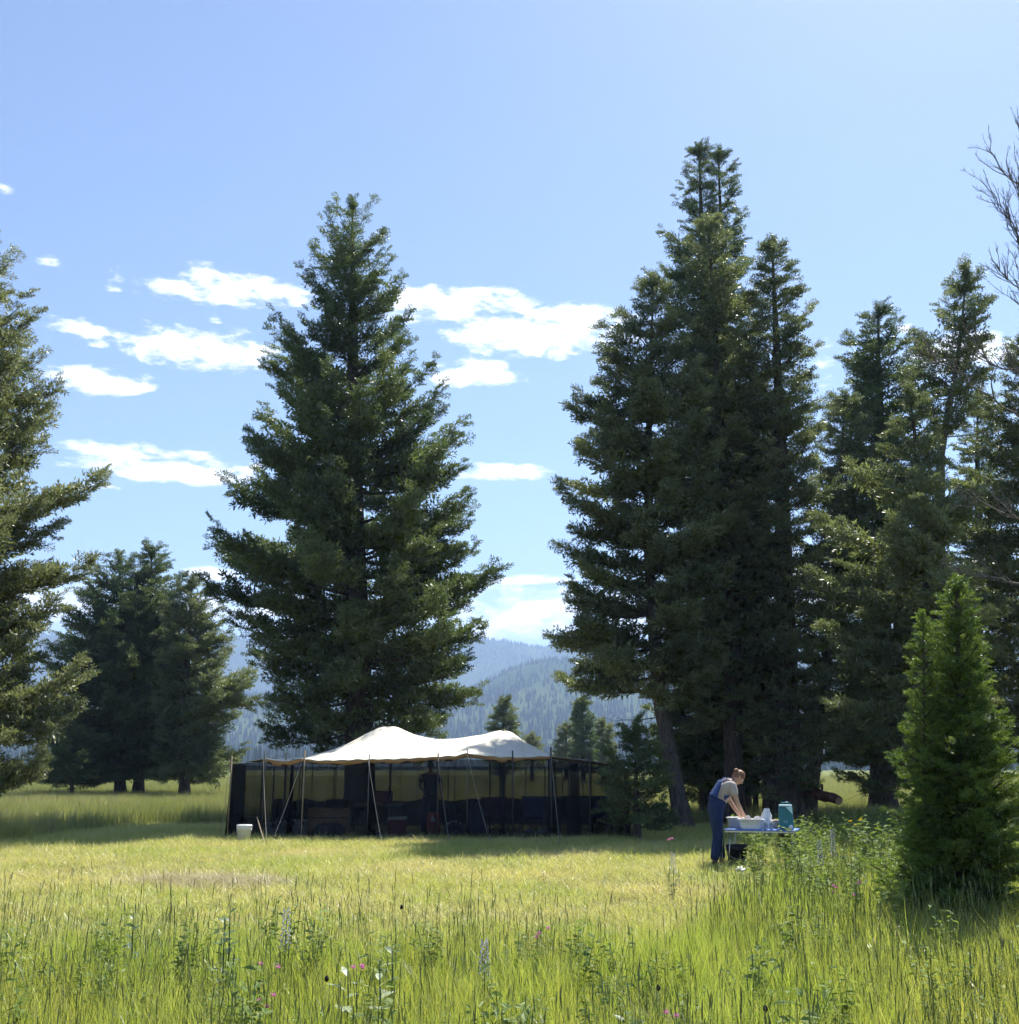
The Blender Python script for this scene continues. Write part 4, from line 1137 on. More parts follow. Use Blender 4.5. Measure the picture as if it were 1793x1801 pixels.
for px, D, lab, sz in [(930, 25.95, 'small pale bundle on the ground before the blue chair', 0.13), (955, 25.9, 'pale folded cloth on the ground right of the blue chair', 0.16)]:
    o = MB().grid(lambda u, v: ((u - 0.5) * 2 * sz, (v - 0.5) * 1.4 * sz, 0.12 + sz * 0.6 * math.sin(math.pi * u) * math.sin(math.pi * v) + 0.02 * math.sin(u * 11) * math.sin(v * 7)), 14, 10).build('cloth_bundle', M['grey_fab'], smooth=True, solid=0.02)
    o.location = gpos(px, D); tag(o, lab, 'cloth')

# ------------------------------------------------------------------ washing-up table by the person
TW = gpos(1338, 18.5)
TH = 0.60
wt = table(1338, 18.5, 1.15, 0.66, TH, 'blue', 'metal', 'low blue slatted camp table with washing up basins', R(-20), 'washing_table', slats=12, lt=0.022)
RZ = Matrix.Rotation(R(-20), 4, 'Z')
def onw(x, y, z=0.0): return TW + (RZ @ Vector((x, y, 0))) + Vector((0, 0, TH + z + 0.001))
def basin(loc, L_, W_, H_, rz, m_, label):
    root = empty('wash_basin', loc, rz, label, 'basin', 'white plastic wash basins')
    bm = MB()
    def ring(l, w, z, n=28, ex_=4.0):
        out = []
        for k in range(n):
            a = 2 * math.pi * k / n
            c, s_ = math.cos(a), math.sin(a)
            out.append((l / 2 * math.copysign(abs(c) ** (2 / ex_), c), w / 2 * math.copysign(abs(s_) ** (2 / ex_), s_), z))
        return out
    rings = [ring(L_ * .82, W_ * .78, 0), ring(L_ * .84, W_ * .8, 0.01), ring(L_ * .96, W_ * .95, H_ * .93), ring(L_ * 1.04, W_ * 1.05, H_ * .94), ring(L_ * 1.05, W_ * 1.06, H_), ring(L_ * .94, W_ * .93, H_), ring(L_ * .8, W_ * .77, 0.02)]
    vs = [v for g in rings for v in g]; n = 28
    fs = [(i * n + k, i * n + (k + 1) % n, (i + 1) * n + (k + 1) % n, (i + 1) * n + k) for i in range(len(rings) - 1) for k in range(n)]
    fs += [tuple(range(n - 1, -1, -1)), tuple(6 * n + k for k in range(n))]
    bm.add(vs, fs).build('tub', M[m_], root, smooth=True)
    for sx in (-1, 1):
        MB().tube([(sx * L_ * .53, -W_ * .14, H_ * .9), (sx * L_ * .56, 0, H_ * .86), (sx * L_ * .53, W_ * .14, H_ * .9)], 0.008, 5).build('grip', M[m_], root, smooth=True)
    return root
basin(onw(-0.16, -0.14), 0.40, 0.32, 0.16, R(-16), 'white_plastic', 'white wash basin at the front of the blue table under the hands')
basin(onw(-0.40, 0.14), 0.36, 0.30, 0.17, R(-30), 'white_plastic', 'second white wash basin half hidden behind the person')
# plates and pans standing in the basin
for k, (x, y, a, rr_, m_, lab) in enumerate([(-0.22, -0.1, 0.7, 0.075, 'grey_plastic', 'grey plate standing in the front basin left of the hands'), (-0.05, -0.1, -0.6, 0.07, 'grey_plastic', 'steel bowl tilted in the front basin right of the hands')]):
    o = MB().lathe((0, 0, 0), [(rr_ * 0.5, 0), (rr_ * 0.9, 0.012), (rr_, 0.03), (rr_ * 0.92, 0.026), (rr_ * 0.4, 0.008)], 24).build('dish', M[m_], smooth=True)
    o.location = onw(x, y, 0.10 + rr_ * 0.5); o.rotation_euler = (R(75), 0, a); tag(o, lab, 'dish')
o = empty('frying_pan', onw(-0.14, 0.16, 0.0), R(30), 'dark pan with a handle behind the basins', 'pan')
MB().lathe((0, 0, 0), [(0.09, 0), (0.12, 0.05), (0.115, 0.05), (0.085, 0.008)], 24).build('body', M['black'], o, smooth=True)
MB().tube([(0.115, 0, 0.045), (0.2, 0, 0.07), (0.3, 0, 0.075)], [0.01, 0.01, 0.013], 6).build('handle', M['black'], o, smooth=True)
# crumpled white plastic bag
rr_ = np.random.default_rng(8)
def crumple(u, v):
    a = u * 2 * math.pi
    r0 = 0.13 * (1 - 0.72 * v ** 1.4) * (1 + 0.16 * math.sin(a * 5 + v * 6) + 0.08 * math.sin(a * 11 - v * 9))
    return (r0 * math.cos(a) + 0.05 * v, r0 * 0.8 * math.sin(a), 0.32 * v)
o = MB().grid(crumple, 40, 14).build('plastic_bag', M['white_plastic'], smooth=True)
o.location = onw(0.04, 0.06); o.rotation_euler = (0, 0, 0.4); tag(o, 'crumpled white plastic bag standing between basin and teal jug', 'bag')
# two clear cups and a sponge
glass, N, L = new_mat('clear_plastic')
pb = N.new('ShaderNodeBsdfPrincipled'); pb.inputs['Base Color'].default_value = (0.75, 0.85, 1, 1); pb.inputs['Roughness'].default_value = 0.1; pb.inputs['Transmission Weight'].default_value = 0.7
oo = N.new('ShaderNodeOutputMaterial'); L.new(pb.outputs[0], oo.inputs['Surface']); M['glass'] = glass
for x, y, lab in [(0.09, -0.22, 'clear cup at the front edge of the blue table, left of two'), (0.18, -0.2, 'clear cup beside the teal jug, right of two')]:
    o = MB().lathe((0, 0, 0), [(0.03, 0), (0.038, 0.11), (0.035, 0.11), (0.027, 0.006)], 18).build('cup', M['glass'], smooth=True)
    o.location = onw(x, y); tag(o, lab, 'cup')
def lump(u, v):
    a, b = u * 2 * math.pi, (v - 0.5) * math.pi
    k = 1 + 0.18 * math.sin(a * 3 + 5 * v) + 0.1 * math.sin(7 * a)
    return (0.085 * k * math.cos(b) * math.cos(a), 0.06 * k * math.cos(b) * math.sin(a), 0.075 + 0.075 * math.sin(b))
o = MB().grid(lump, 24, 12).build('dish_cloth', M['card'] if False else mat('beige_cloth', (0.5, 0.43, 0.33), 0.9, 0.15, 12, bump=0.3), smooth=True)
o.location = onw(0.22, 0.05); tag(o, 'crumpled beige cloth beside the teal water jug', 'cloth')
# teal water jug with pale lid and round tap
j = empty('water_jug', onw(0.40, -0.06), R(-14), 'teal box shaped water jug with pale lid and white tap', 'jug')
MB().box((0, 0, 0.20), (0.27, 0.25, 0.40), taper=0.93).build('body', M['teal'], j, bevel=0.03)
lidm = MB().add([(-0.12, -0.131, 0.405), (0.12, -0.131, 0.405), (0.12, 0.115, 0.405), (-0.12, 0.115, 0.405), (-0.115, -0.128, 0.43), (0.115, -0.128, 0.43), (0.115, 0.11, 0.43), (-0.115, 0.11, 0.43)],
                [(3, 2, 1, 0), (4, 5, 6, 7), (0, 1, 5, 4), (1, 2, 6, 5), (2, 3, 7, 6), (3, 0, 4, 7)])
lidm.build('lid', M['teal_lid'], j, bevel=0.008)
MB().add([(0.0, -0.129, 0.40), (0.118, -0.129, 0.40), (0.122, -0.134, 0.27), (0.0, -0.137, 0.40), (0.118, -0.137, 0.40), (0.122, -0.142, 0.27)], [(0, 2, 1), (3, 4, 5), (0, 1, 4, 3), (1, 2, 5, 4), (2, 0, 3, 5)]).build('lid_flap', M['teal_lid'], j)
tap = MB().tube([(0.08, -0.125, 0.05), (0.08, -0.185, 0.05)], 0.035, 18).build('tap', M['white_plastic'], j, smooth=False)
MB().box((0.08, -0.195, 0.05), (0.02, 0.02, 0.055)).build('lever', M['white_plastic'], tap)
ringm = MB().tube([(-0.01 + 0.028 * math.cos(a), -0.133, 0.15 + 0.028 * math.sin(a)) for a in np.linspace(2.4, 6.9, 14)], 0.005, 5).build('emblem', M['teal_lid'], j)
MB().tube([(-0.08, 0.0, 0.43), (-0.07, 0, 0.47), (0.07, 0, 0.47), (0.08, 0, 0.43)], 0.011, 8).build('handle', M['teal'], j, smooth=True)
j.scale = (0.88, 0.88, 0.9)
# dark basin hung under the table, waste bucket below
o = MB().box((0, 0, 0), (0.18, 0.2, 0.07), taper=1.15).build('hanging_tray', M['black'], bevel=0.012)
o.location = onw(0.38, -0.08, -0.085); tag(o, 'small black tray hung under the table below the teal jug', 'tray')
bucket(1292, 18.6, 0.17, 0.34, 'black', False, 'black waste bucket on the grass under the blue table', True)
o = MB().grid(lambda u, v: ((u - 0.5) * 0.12, (v - 0.5) * 0.12, 0.14 + 0.04 * math.sin(u * 7) * math.sin(v * 5)), 12, 10).build('rag', M['white_plastic'], smooth=True, solid=0.012)
o.location = gpos(1297, 16.6); tag(o, 'white rag lying on the grass before the washing table', 'rag')

# ------------------------------------------------------------------ fallen log and red bundle right of the clump
p = gpos(1448, 30.5)
lg = empty('fallen_log', p, 0, 'dark fallen log with a pale cut end right of the fir clump', 'log')
a_ = at(1412, 1386, 31.2) - p; b_ = at(1476, 1409, 29.4) - p
MB().tube([a_.lerp(b_, t) + Vector((0, 0, 0.03 * math.sin(t * 9))) for t in np.linspace(0, 1, 12)], [0.17 - 0.05 * t + 0.012 * math.sin(t * 31) for t in np.linspace(0, 1, 12)], 14).build('log', bark_mat('reddish_bark', (0.05, 0.025, 0.02), (0.17, 0.08, 0.06)), lg, smooth=True)
dd = (b_ - a_).normalized()
MB().tube([b_ + dd * 0.002, b_ + dd * 0.02], 0.095, 18).build('cut_end', M['wood'], lg)
MB().tube([a_.lerp(b_, 0.55), a_.lerp(b_, 0.5) + Vector((0.08, 0, 0.27))], [0.04, 0.02], 7).build('branch_stub', M['bark'], lg)
q_ = a_.lerp(b_, 0.16)
o = MB().grid(lambda u, v: ((u - 0.5) * 0.34 + 0.03 * math.sin(v * 9), -0.205 * math.cos((v - 0.3) * 2.6) - 0.02 * math.sin(u * 13), 0.215 * math.sin((0.75 - v) * 2.2) + 0.015 * math.sin(u * 17 + v * 5)), 14, 12).build('red_cloth', M['red'], smooth=True, solid=0.012)
o.location = p + q_; tag(o, 'red cloth draped over the fallen log by the clump', 'cloth')

# ------------------------------------------------------------------ people (skinned skeletons)
def skin(name, verts, edges, m_, parent, sub=2, flat=1.0):
    """verts: (x, y, z, radius) or (x, y, z, rx, ry)"""
    me = bpy.data.meshes.new(name)
    me.from_pydata([v[:3] for v in verts], edges, [])
    o = bpy.data.objects.new(name, me)
    COL.objects.link(o)
    o.modifiers.new('skin', 'SKIN').use_smooth_shade = True
    sv = me.skin_vertices[0].data
    for i, v in enumerate(verts):
        sv[i].radius = (v[3], v[4] if len(v) > 4 else v[3])
        sv[i].use_root = (i == 0)
    s_ = o.modifiers.new('sub', 'SUBSURF'); s_.levels = sub; s_.render_levels = sub
    dg = bpy.context.evaluated_depsgraph_get()
    me2 = bpy.data.meshes.new_from_object(o.evaluated_get(dg))
    me2.name = name
    bpy.data.objects.remove(o)
    for p in me2.polygons: p.use_smooth = True
    me2.materials.clear(); me2.materials.append(m_)
    return link(name, me2, None, parent)
def chain(n0, n): return [(n0 + i, n0 + i + 1) for i in range(n)]
M['skin'] = mat('skin', (0.50, 0.29, 0.20), 0.6, 0.08, 9)
M['hair'] = mat('ginger_hair', (0.22, 0.10, 0.05), 0.55, 0.45, 40, bump=0.4)
M['hair_dark'] = mat('dark_hair', (0.03, 0.02, 0.018), 0.6, 0.3, 40)
M['denim'] = mat('denim', (0.025, 0.055, 0.17), 0.9, 0.18, 14, bump=0.15)
M['denim_dark'] = mat('dark_denim', (0.016, 0.028, 0.085), 0.9, 0.18, 14, bump=0.15)  # overalls denim with leg shade in its colour; also the standing person's dark trousers
M['tee'] = mat('heather_tee', (0.44, 0.37, 0.33), 0.9, 0.08, 14, bump=0.1)
M['boot'] = mat('brown_boot', (0.10, 0.045, 0.03), 0.7, 0.2, 14)
M['dark_shirt'] = mat('dark_shirt', (0.018, 0.02, 0.035), 0.9, 0.2, 10)

def head(parent, c, pitch, skin_m, hair_m, yaw=0.0, bun=True):
    """head facing local +X; c = centre of the skull"""
    rot = Matrix.Rotation(yaw, 4, 'Z') @ Matrix.Rotation(pitch, 4, 'Y')
    g = MB()
    def face(u, v):
        a, b = (u - 0.5) * 2 * math.pi, (v - 0.5) * math.pi
        x, y, z = math.cos(b) * math.cos(a), math.cos(b) * math.sin(a), math.sin(b)
        k = 1.0
        px_, py_, pz_ = 0.098 * x, 0.075 * y, 0.118 * z
        if x > 0:
            fr = max(0, x)
            pz_ -= 0.012 * fr
            px_ += 0.030 * fr * math.exp(-((z + 0.12) / 0.13) ** 2 - (y / 0.16) ** 2)          # nose
            px_ -= 0.010 * fr * math.exp(-((z - 0.10) / 0.10) ** 2 - ((abs(y) - 0.40) / 0.18) ** 2)  # eye sockets
            px_ += 0.006 * fr * math.exp(-((z + 0.48) / 0.10) ** 2 - (y / 0.28) ** 2)          # lips
            px_ += 0.012 * fr * math.exp(-((z + 0.80) / 0.18) ** 2 - (y / 0.3) ** 2)           # chin
        py_ *= 1 - 0.28 * max(0, -z) ** 1.5
        return tuple(Vector(c) + (rot @ Vector((px_, py_, pz_))))
    g.grid(face, 40, 26)
    h = g.build('head', M[skin_m], parent, smooth=True)
    for sy in (-1, 1):
        e_ = Vector(c) + (rot @ Vector((0.083, sy * 0.030, 0.008)))
        MB().lathe((0, 0, 0), [(0.0015, -0.010), (0.008, -0.006), (0.010, 0), (0.008, 0.006), (0.0015, 0.010)], 10).build('eye', M['white_plastic'], h, smooth=True).location = e_
        ear = MB().grid(lambda u, v: (0.018 * math.cos(u * 6.283) * math.cos((v - .5) * 3.14), 0.009 * math.sin((v - .5) * 3.14) * 1.2, 0.032 * math.sin(u * 6.283) * math.cos((v - .5) * 3.14)), 14, 8).build('ear', M[skin_m], h, smooth=True)
        ear.location = Vector(c) + (rot @ Vector((-0.008, sy * 0.076, -0.01)))
    def cap(u, v):
        a, b = (u - 0.5) * 2 * math.pi, -0.75 + v * (math.pi / 2 + 0.75)
        x, y, z = math.cos(b) * math.cos(a), math.cos(b) * math.sin(a), math.sin(b)
        lim = 0.42 - 0.55 * (1 - math.cos(a)) / 2 * 2.0
        if z < lim: 
            z = lim + 0.1 * (z - lim); s2 = math.sqrt(max(0.05, 1 - z * z)); x, y = s2 * math.cos(a) * 0.97, s2 * math.sin(a) * 0.97
        k = 1.07 + 0.02 * math.sin(a * 17 + z * 8)
        return tuple(Vector(c) + (rot @ Vector((0.098 * x * k - 0.004, 0.076 * y * k, 0.119 * z * k))))
    hr = MB().grid(cap, 48, 20).build('hair', M[hair_m], parent, smooth=True)
    if bun:
        bc = Vector(c) + (rot @ Vector((-0.098, 0.0, 0.045)))
        def bunf(u, v):
            a, b = u * 2 * math.pi, (v - 0.5) * math.pi
            k = 0.042 * (1 + 0.16 * math.sin(a * 6 + b * 5))
            return (bc.x + k * math.cos(b) * math.cos(a), bc.y + k * math.cos(b) * math.sin(a), bc.z + 0.9 * k * math.sin(b))
        MB().grid(bunf, 24, 12).build('bun', M[hair_m], hr, smooth=True)
    return h
def hand_parts(verts, edges, w, d, side, wrist_idx, s=1.0):
    """adds palm, four fingers and a thumb to a skin skeleton; d = pointing direction, side = across the palm"""
    d = Vector(d).normalized(); side = Vector(side).normalized(); nrm = d.cross(side)
    w = Vector(w)
    pc = len(verts)
    p1 = w + d * 0.045 * s; p2 = w + d * 0.085 * s
    verts.append((*p1, 0.024 * s, 0.016 * s)); edges.append((wrist_idx, pc))
    verts.append((*p2, 0.026 * s, 0.014 * s)); edges.append((pc, pc + 1))
    for k, (off, ln) in enumerate([(-0.030, 0.065), (-0.010, 0.078), (0.010, 0.074), (0.030, 0.058)]):
        b_ = p2 + side * off * s
        i = len(verts)
        verts.append((*(b_ + d * 0.012 * s), 0.0085 * s)); edges.append((pc + 1, i))
        q = b_ + d * (0.012 + ln * 0.5) * s + nrm * 0.010 * s
        verts.append((*q, 0.008 * s)); edges.append((i, i + 1))
        q2 = q + (d * 0.75 + nrm * 0.65).normalized() * ln * 0.5 * s
        verts.append((*q2, 0.0065 * s)); edges.append((i + 1, i + 2))
    i = len(verts)
    t1 = p1 - side * 0.030 * s + d * 0.004
    verts.append((*t1, 0.011 * s)); edges.append((pc, i))
    t2 = t1 - side * 0.018 * s + d * 0.030 * s + nrm * 0.012 * s
    verts.append((*t2, 0.0095 * s)); edges.append((i, i + 1))
    t3 = t2 + d * 0.028 * s + nrm * 0.008 * s
    verts.append((*t3, 0.0075 * s)); edges.append((i + 1, i + 2))

# --- person bending over the wash basin: faces +X, turned a little away
PB = gpos(1258, 18.55)
pb_ = empty('person', PB, R(12), 'person in blue denim overalls bending over the wash basins', 'person')
V = [(0.0, 0, 0.90, 0.12, 0.15), (0.02, 0, 1.00, 0.115, 0.14), (0.10, 0, 1.13, 0.115, 0.15), (0.21, 0, 1.25, 0.11, 0.16), (0.29, 0, 1.32, 0.07, 0.10), (0.35, 0, 1.355, 0.052), (0.395, 0, 1.38, 0.05)]
E = chain(0, 6)
def leg(sy, fx, knee, foot):
    i = len(V)
    V.extend([(-0.01 + fx, sy * 0.10, 0.84, 0.088), (knee, sy * 0.115, 0.47, 0.060), (foot, sy * 0.13, 0.09, 0.042), (foot + 0.09, sy * 0.145, 0.035, 0.036), (foot + 0.16, sy * 0.15, 0.025, 0.025)])
    E.append((0, i)); E.extend(chain(i, 4))
leg(-1, -0.01, -0.03, -0.12); leg(1, 0.02, 0.08, 0.12)
def arm(sy, elbow, wrist):
    i = len(V)
    V.extend([(0.25, sy * 0.17, 1.27, 0.058), (*elbow, 0.043), (*wrist, 0.029)])
    E.append((3, i)); E.extend(chain(i, 2))
    d = Vector(wrist) - Vector(elbow)
    hand_parts(V, E, wrist, d + Vector((0.06, 0, -0.02)), Vector((0.3, -sy * 1.0, 0.0)), i + 2)
EL = [(0.29, -0.22, 1.01), (0.35, 0.20, 1.02)]
WR = [(0.42, -0.16, 0.82), (0.45, 0.10, 0.82)]
arm(-1, EL[0], WR[0]); arm(1, EL[1], WR[1])
skin('body', V, E, M['skin'], pb_)
head(pb_, (0.435, 0.0, 1.42), R(46), 'skin', 'hair')
# tee shirt
V2 = [(0.025, 0, 0.97, 0.128, 0.155), (0.055, 0, 1.06, 0.128, 0.158), (0.115, 0, 1.145, 0.127, 0.165), (0.21, 0, 1.255, 0.124, 0.175), (0.285, 0, 1.318, 0.085, 0.12), (0.325, 0, 1.342, 0.066)]
E2 = chain(0, 5)
for sy, el_ in ((-1, EL[0]), (1, EL[1])):
    i = len(V2)
    e_ = Vector((0.25, sy * 0.17, 1.27)).lerp(Vector(el_), 0.62)
    V2 += [(0.25, sy * 0.172, 1.272, 0.074), (*e_, 0.066)]
    E2 += [(3, i), (i, i + 1)]
skin('tee_shirt', V2, E2, M['tee'], pb_)
# overalls: trousers, waist, bib back and straps
V3 = [(-0.005, 0, 0.90, 0.142, 0.178), (0.035, 0, 1.01, 0.138, 0.170), (0.085, 0, 1.11, 0.137, 0.170)]
E3 = chain(0, 2)
for sy, fx, kn, ft in ((-1, -0.01, -0.03, -0.12), (1, 0.02, 0.08, 0.12)):
    i = len(V3)
    V3 += [(-0.012 + fx, sy * 0.098, 0.82, 0.112), (kn, sy * 0.115, 0.47, 0.088), (ft + 0.004, sy * 0.13, 0.08, 0.078)]
    E3 += [(0, i)] + chain(i, 2)
ov = skin('overalls', V3, E3, M['denim_dark'], pb_)
def bibpatch(name, x0, z0, x1, z1, w0, w1, off):
    a_, b_ = Vector((x0, 0, z0)), Vector((x1, 0, z1))
    d = (b_ - a_).normalized(); nrm = Vector((-d.z, 0, d.x))
    def f(u, v):
        p = a_.lerp(b_, v); w = w0 + (w1 - w0) * v
        y = (u - 0.5) * w
        o_ = off * math.sqrt(max(0.02, 1 - (y / 0.20) ** 2)) + 0.012
        return tuple(p + nrm * o_ + Vector((0, y, 0)))
    return MB().grid(f, 14, 10).build(name, M['denim'], pb_, smooth=True, solid=0.012)
bibpatch('back_bib', 0.045, 1.03, 0.225, 1.275, 0.34, 0.17, 0.150)
for sy in (-1, 1):
    MB().grid(lambda u, v: ((0.125 + 0.19 * v), sy * (0.055 + 0.06 * v) + (u - 0.5) * 0.045, 1.352 + 0.085 * math.sin(v * 2.2) - 0.035 * v), 3, 8).build('strap', M['denim'], pb_, smooth=True, solid=0.01)
    MB().grid(lambda u, v: (0.09 + 0.15 * v, sy * (0.180 - 0.015 * v), 1.05 + 0.08 * u + 0.11 * v * (1 - u)), 4, 6).build('side_panel', M['denim'], pb_, smooth=True, solid=0.01)
for sy, ft in ((-1, -0.12), (1, 0.12)):
    skin('boot', [(ft, sy * 0.13, 0.12, 0.055), (ft + 0.005, sy * 0.131, 0.05, 0.055), (ft + 0.10, sy * 0.145, 0.04, 0.044), (ft + 0.17, sy * 0.15, 0.035, 0.032)], chain(0, 3), M['boot'], pb_)
MB().tube([(0.128, -0.158, 1.175), (0.13, -0.168, 1.175)], 0.012, 10).build('button', M['metal'], pb_)

# --- person standing in the shade of the tent, seen from behind
PS = gpos(757, 26.9)
ps_ = empty('person', PS, R(100), 'person in dark clothes standing inside the tent', 'person')
V = [(0, 0, 0.93, 0.12, 0.15), (0.0, 0, 1.08, 0.11, 0.14), (0.01, 0, 1.26, 0.12, 0.16), (0.0, 0, 1.40, 0.10, 0.15), (0.0, 0, 1.48, 0.055), (0.01, 0, 1.55, 0.05)]
E = chain(0, 5)
leg(-1, 0.0, 0.01, 0.0); leg(1, 0.02, 0.05, 0.06)
for sy, elb, wri in ((-1, (0.02, -0.26, 1.14), (0.14, -0.30, 0.92)), (1, (-0.02, 0.25, 1.15), (0.16, 0.17, 1.05))):
    i = len(V)
    V.extend([(0.0, sy * 0.19, 1.39, 0.055), (*elb, 0.042), (*wri, 0.028)])
    E.append((3, i)); E.extend(chain(i, 2))
    hand_parts(V, E, wri, Vector(wri) - Vector(elb), Vector((0.8, -sy * 0.2, 0.3)), i + 2)
skin('body', V, E, M['skin'], ps_)
head(ps_, (0.02, 0, 1.635), R(14), 'skin', 'hair_dark', bun=False)
V2 = [(0.0, 0, 0.86, 0.175, 0.20), (0, 0, 1.05, 0.145, 0.175), (0.01, 0, 1.26, 0.14, 0.18), (0.0, 0, 1.40, 0.12, 0.17), (0.0, 0, 1.465, 0.075)]
E2 = chain(0, 4)
for sy, elb in ((-1, (0.02, -0.26, 1.14)), (1, (-0.02, 0.25, 1.15))):
    i = len(V2); V2 += [(0, sy * 0.19, 1.395, 0.072), (*Vector((0, sy * 0.19, 1.39)).lerp(Vector(elb), 0.7), 0.064)]; E2 += [(3, i), (i, i + 1)]
skin('shirt', V2, E2, M['dark_shirt'], ps_)
V3 = [(0, 0, 0.92, 0.15, 0.18), (0, 0, 0.98, 0.148, 0.176)]; E3 = [(0, 1)]
for sy, ft, kn in ((-1, 0.0, 0.01), (1, 0.06, 0.05)):
    i = len(V3); V3 += [(0.0, sy * 0.098, 0.82, 0.12), (kn, sy * 0.115, 0.47, 0.098), (ft, sy * 0.13, 0.06, 0.085)]; E3 += [(0, i)] + chain(i, 2)
skin('trousers', V3, E3, M['denim_dark'], ps_)

# ------------------------------------------------------------------ grass
def blade_set(seed, n_, h0, h1, spread, w, lean, curl, segs=3, k_h=None):
    """n_ curved tapering grass blades rooted within a small patch"""
    r = np.random.default_rng(seed)
    V, F = [], []
    base = r.normal(0, spread, (n_, 2)); H = r.uniform(h0, h1, n_)
    for i in range(n_):
        a = r.uniform(0, 6.283); d = np.array([math.cos(a), math.sin(a), 0]); sd = np.array([-d[1], d[0], 0])
        a2 = r.uniform(0, 6.283); sd = np.array([math.cos(a2), math.sin(a2), 0])
        ln, cu = abs(r.normal(lean, lean * 0.6)), abs(r.normal(curl, curl * 0.6))
        b = len(V)
        for s in range(segs + 1):
            t = s / segs
            p = np.array([base[i, 0], base[i, 1], 0]) + d * H[i] * (ln * t + cu * t ** 2.4) + UP * H[i] * (t - 0.35 * cu * t ** 2.5)
            ww = w * r.uniform(0.9, 1.1) * (1 - t ** 1.6)
            if s < segs:
                V.append(p - sd * ww / 2); V.append(p + sd * ww / 2)
            else:
                V.append(p)
        for s in range(segs - 1):
            F.append((b + 2 * s, b + 2 * s + 1, b + 2 * s + 3, b + 2 * s + 2))
        F.append((b + 2 * segs - 2, b + 2 * segs - 1, b + 2 * segs, b + 2 * segs))
    me = bpy.data.meshes.new('grass_tuft')
    me.from_pydata([tuple(v) for v in V], [], [f if f[2] != f[3] else f[:3] for f in F])
    return me
def stalk_set(seed, n_, h0, h1, spread):
    """thin stems carrying dense cylindrical seed heads"""
    r = np.random.default_rng(seed)
    mb = MB()
    for i in range(n_):
        x, y = r.normal(0, spread, 2); h = r.uniform(h0, h1); a = r.uniform(0, 6.28); l = abs(r.normal(0.06, 0.05)) * h
        p = [Vector((x + l * t * t * math.cos(a), y + l * t * t * math.sin(a), h * t)) for t in (0, 0.4, 0.75, 1)]
        mb.tube(p, [0.0018, 0.0015, 0.0012, 0.0010], 3, cap=False)
        dr = (p[3] - p[2]).normalized()
        hl = r.uniform(0.05, 0.10)
        mb.tube([p[3] - dr * 0.005, p[3] + dr * hl * 0.15, p[3] + dr * hl * 0.7, p[3] + dr * hl], [0.0012, 0.0029, 0.0027, 0.0009], 5)
        for _ in range(2):
            t = r.uniform(0.15, 0.55); q = p[0].lerp(p[3], t); b = r.uniform(0, 6.28); d = Vector((math.cos(b), math.sin(b), 0.9)).normalized(); sd = Vector((-math.sin(b), math.cos(b), 0)) * 0.002
            L_ = r.uniform(0.1, 0.2)
            mb.add([q - sd, q + sd, q + d * L_ * 0.6 + sd, q + d * L_ * 0.6 - sd, q + d * L_ + Vector((0, 0, -0.03))], [(0, 1, 2, 3), (3, 2, 4)])
    me = bpy.data.meshes.new('grass_stalks'); me.from_pydata(mb.v, [], mb.f)
    return me
def weed_mesh(seed, h, nl, ll, lw, stems=4):
    """upright broad-leaved plant"""
    r = np.random.default_rng(seed)
    mb = MB()
    for s in range(stems):
        a = r.uniform(0, 6.28); l = r.uniform(0.05, 0.35) * h; hh = h * r.uniform(0.6, 1.05)
        def P(t): return Vector((l * t * math.cos(a), l * t * math.sin(a), hh * t))
        mb.tube([P(0), P(0.5), P(1)], [0.004, 0.003, 0.0015], 3, cap=False)
        for k in range(nl):
            t = 0.15 + 0.85 * (k + r.uniform(0, 1)) / nl
            b = r.uniform(0, 6.28); d = Vector((math.cos(b), math.sin(b), r.uniform(-0.1, 0.9))).normalized()
            sd = d.cross(Vector((r.normal(0, .3), r.normal(0, .3), 1))).normalized(); L_ = ll * r.uniform(0.6, 1.2) * (1.15 - 0.5 * t); w = lw * r.uniform(0.7, 1.2) * (1.15 - 0.5 * t)
            p = P(t); dn = Vector((0, 0, -0.25 * L_))
            mb.add([p, p + d * L_ * 0.35 + sd * w, p + d * L_ * 0.75 + sd * w * 0.7 + dn * 0.4, p + d * L_ + dn, p + d * L_ * 0.75 - sd * w * 0.7 + dn * 0.4, p + d * L_ * 0.35 - sd * w], [(0, 1, 2, 3), (0, 3, 4, 5)])
    me = bpy.data.meshes.new('leafy_weed'); me.from_pydata(mb.v, [], mb.f)
    return me

tall_c = proto_collection('tall_grass_tuft', [blade_set(200 + i, 34, 0.26, 0.62, 0.10, 0.0065, 0.14, 0.22) for i in range(5)], M['grass_tall'])
stalk_c = proto_collection('seed_stalk_tuft', [stalk_set(220 + i, 6, 0.30, 0.64, 0.14) for i in range(5)], M['grass_stalk'])
short_c = proto_collection('short_grass_tuft', [blade_set(240 + i, 40, 0.05, 0.17, 0.13, 0.006, 0.35, 0.45) for i in range(5)], M['grass_short'])
far_c = proto_collection('far_grass_tuft', [blade_set(260 + i, 40, 0.30, 0.70, 0.26, 0.016, 0.12, 0.16, 2) for i in range(5)], M['grass_far'])
weed_c = proto_collection('weed_plant', [weed_mesh(280 + i, 0.62, 13, 0.11, 0.022, 5) for i in range(5)], M['weed'])

